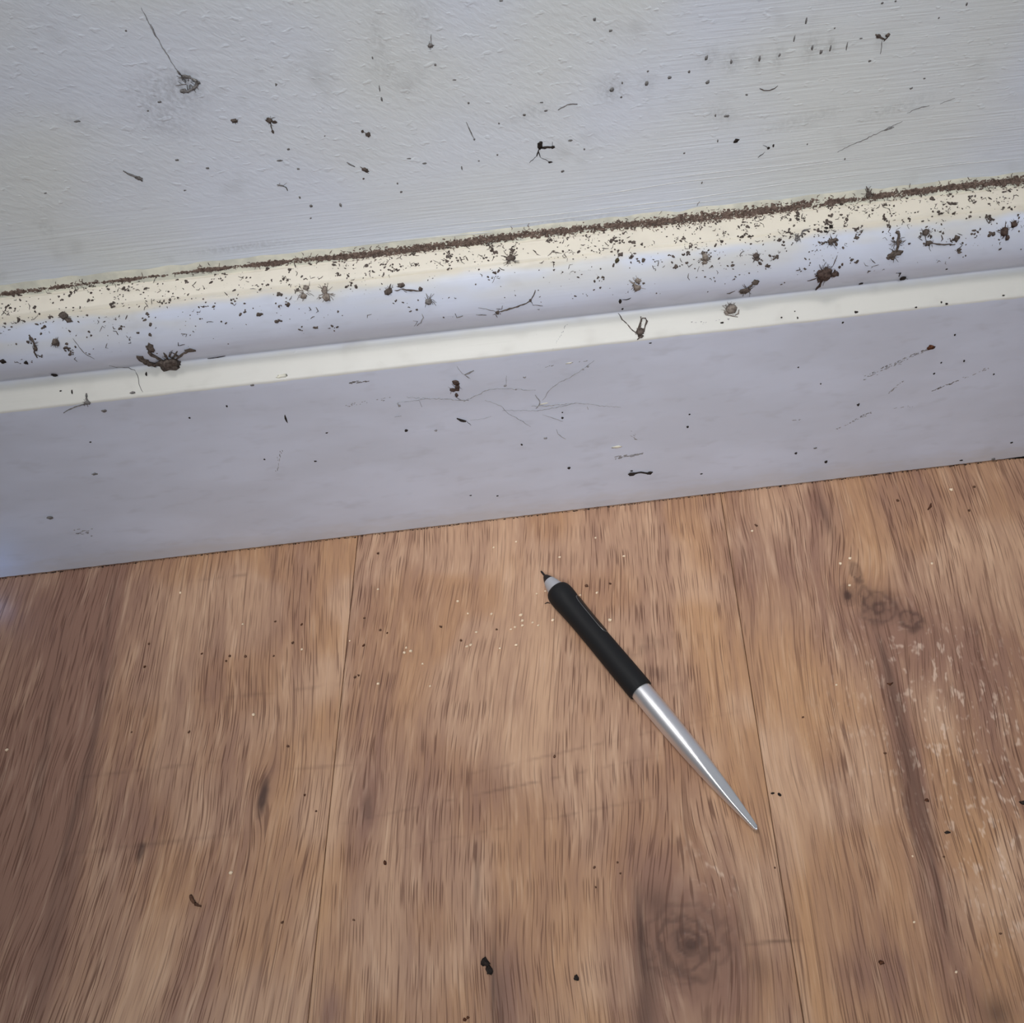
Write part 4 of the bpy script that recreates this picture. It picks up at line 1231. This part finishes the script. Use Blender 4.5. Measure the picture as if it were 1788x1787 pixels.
PG = [(909, 1075, 3), (912, 1085, 2.6), (912, 1093, 2.4), (899, 1096, 2.2), (892, 1100, 2), (930, 1088, 2), (940, 1093, 2), (965, 1084, 3), (815, 1130, 2.4), (822, 1127, 2.4), (832, 1105, 2.2), (706, 1141, 3), (717, 1138, 2.4),
      (709, 1132, 2), (660, 1195, 2.2), (751, 1199, 2), (901, 1127, 2.4), (901, 947, 2.2), (862, 957, 2), (799, 1051, 2.4), (817, 1072, 2), (858, 1073, 2.2), (1042, 1036, 2.2), (1065, 1084, 3), (1089, 972, 2.2), (1040, 940, 1.8),
      (977, 974, 2), (937, 1038, 2), (527, 1135, 2.4), (611, 1120, 2), (424, 1091, 2.2), (443, 1249, 2.6), (315, 1036, 2.2), (13, 1310, 2.8), (1484, 976, 3), (1467, 985, 2.6), (1483, 1023, 2.4), (1660, 856, 2.8), (1627, 985, 2.4),
      (1313, 928, 2.4), (1460, 1197, 2.2), (1596, 1611, 2.2), (1669, 1698, 2.2), (1593, 1496, 2), (873, 1133, 2), (738, 1160, 2), (660, 1030, 1.8), (952, 1033, 1.8), (1013, 1040, 1.6)]
for x, y, r in PG:
    side = 'left' if uv(x, y)[0] < U_B else ('middle' if uv(x, y)[0] < U_A else 'right')
    piece('debris_crumb', 'tiny pale crumb on the %s floor board' % side, 'debris', PALE, 'pale crumbs on the %s board' % side, ('o', (x, y), r * 1.15, r * 1.0, 0.3, 0.7), seed=x + y)

# ------------------------------------------------------------------ the stylus pen
def metal(name, c, rough, met=1.0):
    m = NT(name)
    n = m.noise(m.coord(), 5200.0, 2.0)
    return m.set(Base_Color=m.mix(n, tuple(k * 0.9 for k in c), c), Metallic=met, Roughness=rough, Normal=m.bump(n, 0.00002, 0.25))


SILVER = metal('satin_silver_paint', (0.88, 0.89, 0.92), 0.40, 0.92)
SILVER2 = metal('light_grey_collar', (0.52, 0.53, 0.56), 0.5, 0.3)
_m = NT('black_rubber')
_n = _m.noise(_m.coord(), 2600.0, 2.0)
RUBBER = _m.set(Base_Color=_m.mix(_n, (0.008, 0.0085, 0.0095), (0.011, 0.0115, 0.0125)), Roughness=0.62, Specular_IOR_Level=0.3, Normal=_m.bump(_n, 0.00003, 0.3))
_m = NT('black_plastic')
_n = _m.noise(_m.coord(), 900.0, 2.0)
PLASTIC = _m.set(Base_Color=_m.mix(_n, (0.009, 0.007, 0.006), (0.014, 0.011, 0.010)), Roughness=0.4, Specular_IOR_Level=0.4)
_m = NT('smoky_trim')
TRIM = _m.set(Base_Color=_m.mix(_m.noise(_m.coord(), 800.0, 2.0), (0.09, 0.09, 0.09), (0.13, 0.13, 0.13)), Roughness=0.3, Metallic=0.3)

TIP = at_floor(944.5, 997.5, 0.0066)
TAIL = at_floor(1320, 1447, 0.0052)
L = (TAIL - TIP).length
AX = (TAIL - TIP).normalized()
SIDE = Vector((0, 0, 1)).cross(AX).normalized()
UPV = AX.cross(SIDE).normalized()
pen = bpy.data.objects.new('stylus_pen', None)
pen.empty_display_size = 0.02
pen.location = (TIP + TAIL) / 2
pen.location.z = 0.0
COL.objects.link(pen)
tag(pen, 'black and silver drawing-tablet stylus pen lying on the wood floor', 'pen')
MW = Matrix((SIDE, AX, UPV)).transposed().to_4x4()
MW.translation = TIP


def pen_part(name, prof, mat, parent=None, seg=48, cap0=True, cap1=True, shape=None):
    """prof: (distance along the pen in fractions, radius)"""
    mb = MB()
    for t, r in prof:
        for k in range(seg):
            w = 2 * math.pi * k / seg
            q = Vector((math.cos(w) * r, t * L, math.sin(w) * r))
            if shape:
                q = shape(t, r, q)
            mb.v.append(q)
    for i in range(len(prof) - 1):
        for k in range(seg):
            j = (k + 1) % seg
            mb.f.append((i * seg + k, (i + 1) * seg + k, (i + 1) * seg + j, i * seg + j))
    if cap0:
        mb.f.append(tuple(range(seg)))
    if cap1:
        o = (len(prof) - 1) * seg
        mb.f.append(tuple(o + k for k in range(seg))[::-1])
    o = mb.build(name, mat)
    o.data.set_sharp_from_angle(angle=math.radians(40))
    o.parent = parent or pen
    o.matrix_parent_inverse = Matrix.Identity(4)
    return o


def place(o):
    o.matrix_world = MW


LOCAL = Matrix.Translation(-pen.location) @ MW


def mm(*ab):
    return [(t, d / 2000.0) for t, d in ab]


parts = [
    pen_part('nib', mm((0.000, 0.4), (0.002, 0.85), (0.006, 1.0), (0.030, 1.1)), PLASTIC),
    pen_part('nib_holder', mm((0.0215, 1.5), (0.0225, 2.0), (0.026, 2.7), (0.036, 4.3), (0.0445, 5.2)), PLASTIC),
    pen_part('collar', mm((0.0445, 4.8), (0.0448, 5.5), (0.060, 6.9), (0.0845, 8.7)), SILVER2),
]
grip_prof = mm((0.0835, 8.0), (0.0840, 9.6), (0.087, 10.6), (0.093, 11.6), (0.102, 12.3), (0.115, 12.55), (0.130, 12.45), (0.150, 12.05), (0.175, 11.55), (0.205, 11.25),
               (0.24, 11.1), (0.30, 11.1), (0.36, 11.25), (0.42, 11.4), (0.47, 11.5), (0.500, 11.5), (0.5065, 11.4), (0.5072, 11.0), (0.5072, 9.2))
grip = pen_part('grip', grip_prof, RUBBER)
parts.append(grip)


def facet(t, r, q):
    # flat chisel facet towards the tail
    if t > 0.70:
        k = (t - 0.70) / 0.30
        nf = Vector((0.10, 0, 1)).normalized()
        c = r * (1.0 - 0.30 * min(1.0, k * 1.3))
        d = q.x * nf.x + q.z * nf.z
        if d > c:
            q = q - nf * (d - c)
    return q


barrel = pen_part('barrel', mm((0.5065, 9.6), (0.510, 9.7), (0.56, 9.75), (0.62, 9.6), (0.68, 9.25), (0.74, 8.65), (0.79, 7.9), (0.84, 6.9), (0.88, 5.9), (0.92, 4.75), (0.95, 3.85), (0.975, 3.05),
                               (0.992, 2.45), (0.998, 2.1), (1.0, 1.5)), SILVER, shape=facet)
parts.append(barrel)
for o in parts:
    o.matrix_basis = LOCAL


# rocker button let into the side of the grip
def rad(t):
    for (a, ra), (b, rb) in zip(grip_prof, grip_prof[1:]):
        if a <= t <= b and b > a:
            return ra + (rb - ra) * (t - a) / (b - a)
    return grip_prof[-1][1]


def strip(name, t0, t1, w0, dw, lift, mat, parent, n=30, thick=0.0008):
    mb = MB()
    m = 6
    for i in range(n + 1):
        f = i / n
        t = t0 + (t1 - t0) * f
        e = min(1.0, math.sqrt(max(0.0, 1 - (abs(2 * f - 1)) ** 8)))
        for j in range(m + 1):
            w = w0 + dw * (j / m * 2 - 1) * max(e, 0.05)
            r = rad(t) + lift
            mb.v.append(Vector((math.cos(w) * r, t * L, math.sin(w) * r)))
    base_n = len(mb.v)
    for v in list(mb.v):
        d = Vector((v.x, 0, v.z)).normalized()
        mb.v.append(v - d * thick)
    for i in range(n):
        for j in range(m):
            a = i * (m + 1) + j
            mb.f.append((a, a + 1, a + m + 2, a + m + 1))
            mb.f.append((base_n + a + m + 1, base_n + a + m + 2, base_n + a + 1, base_n + a))
    for i in range(n):
        for j in (0, m):
            a = i * (m + 1) + j
            b = a + m + 1
            mb.f.append((a, b, base_n + b, base_n + a) if j == 0 else (b, a, base_n + a, base_n + b))
    for i in (0, n):
        for j in range(m):
            a = i * (m + 1) + j
            mb.f.append((a + 1, a, base_n + a, base_n + a + 1) if i == 0 else (a, a + 1, base_n + a + 1, base_n + a))
    o = mb.build(name, mat)
    o.parent = parent
    return o


# the button sits on the flank turned away from the lens (towards the right of the picture)
BW = math.radians(42)
trim = strip('button_trim', 0.150, 0.305, BW, math.radians(19), 0.00012, TRIM, grip)
button = strip('side_button', 0.153, 0.302, BW - math.radians(1), math.radians(17.5), 0.00034, PLASTIC, grip)
tag(button, 'glossy black rocker button on the flank of the grip')
cap = pen_part('tail_tip', mm((0.9995, 1.0), (1.0005, 1.5), (1.003, 1.3), (1.0045, 0.7)), SILVER, parent=barrel, seg=24)
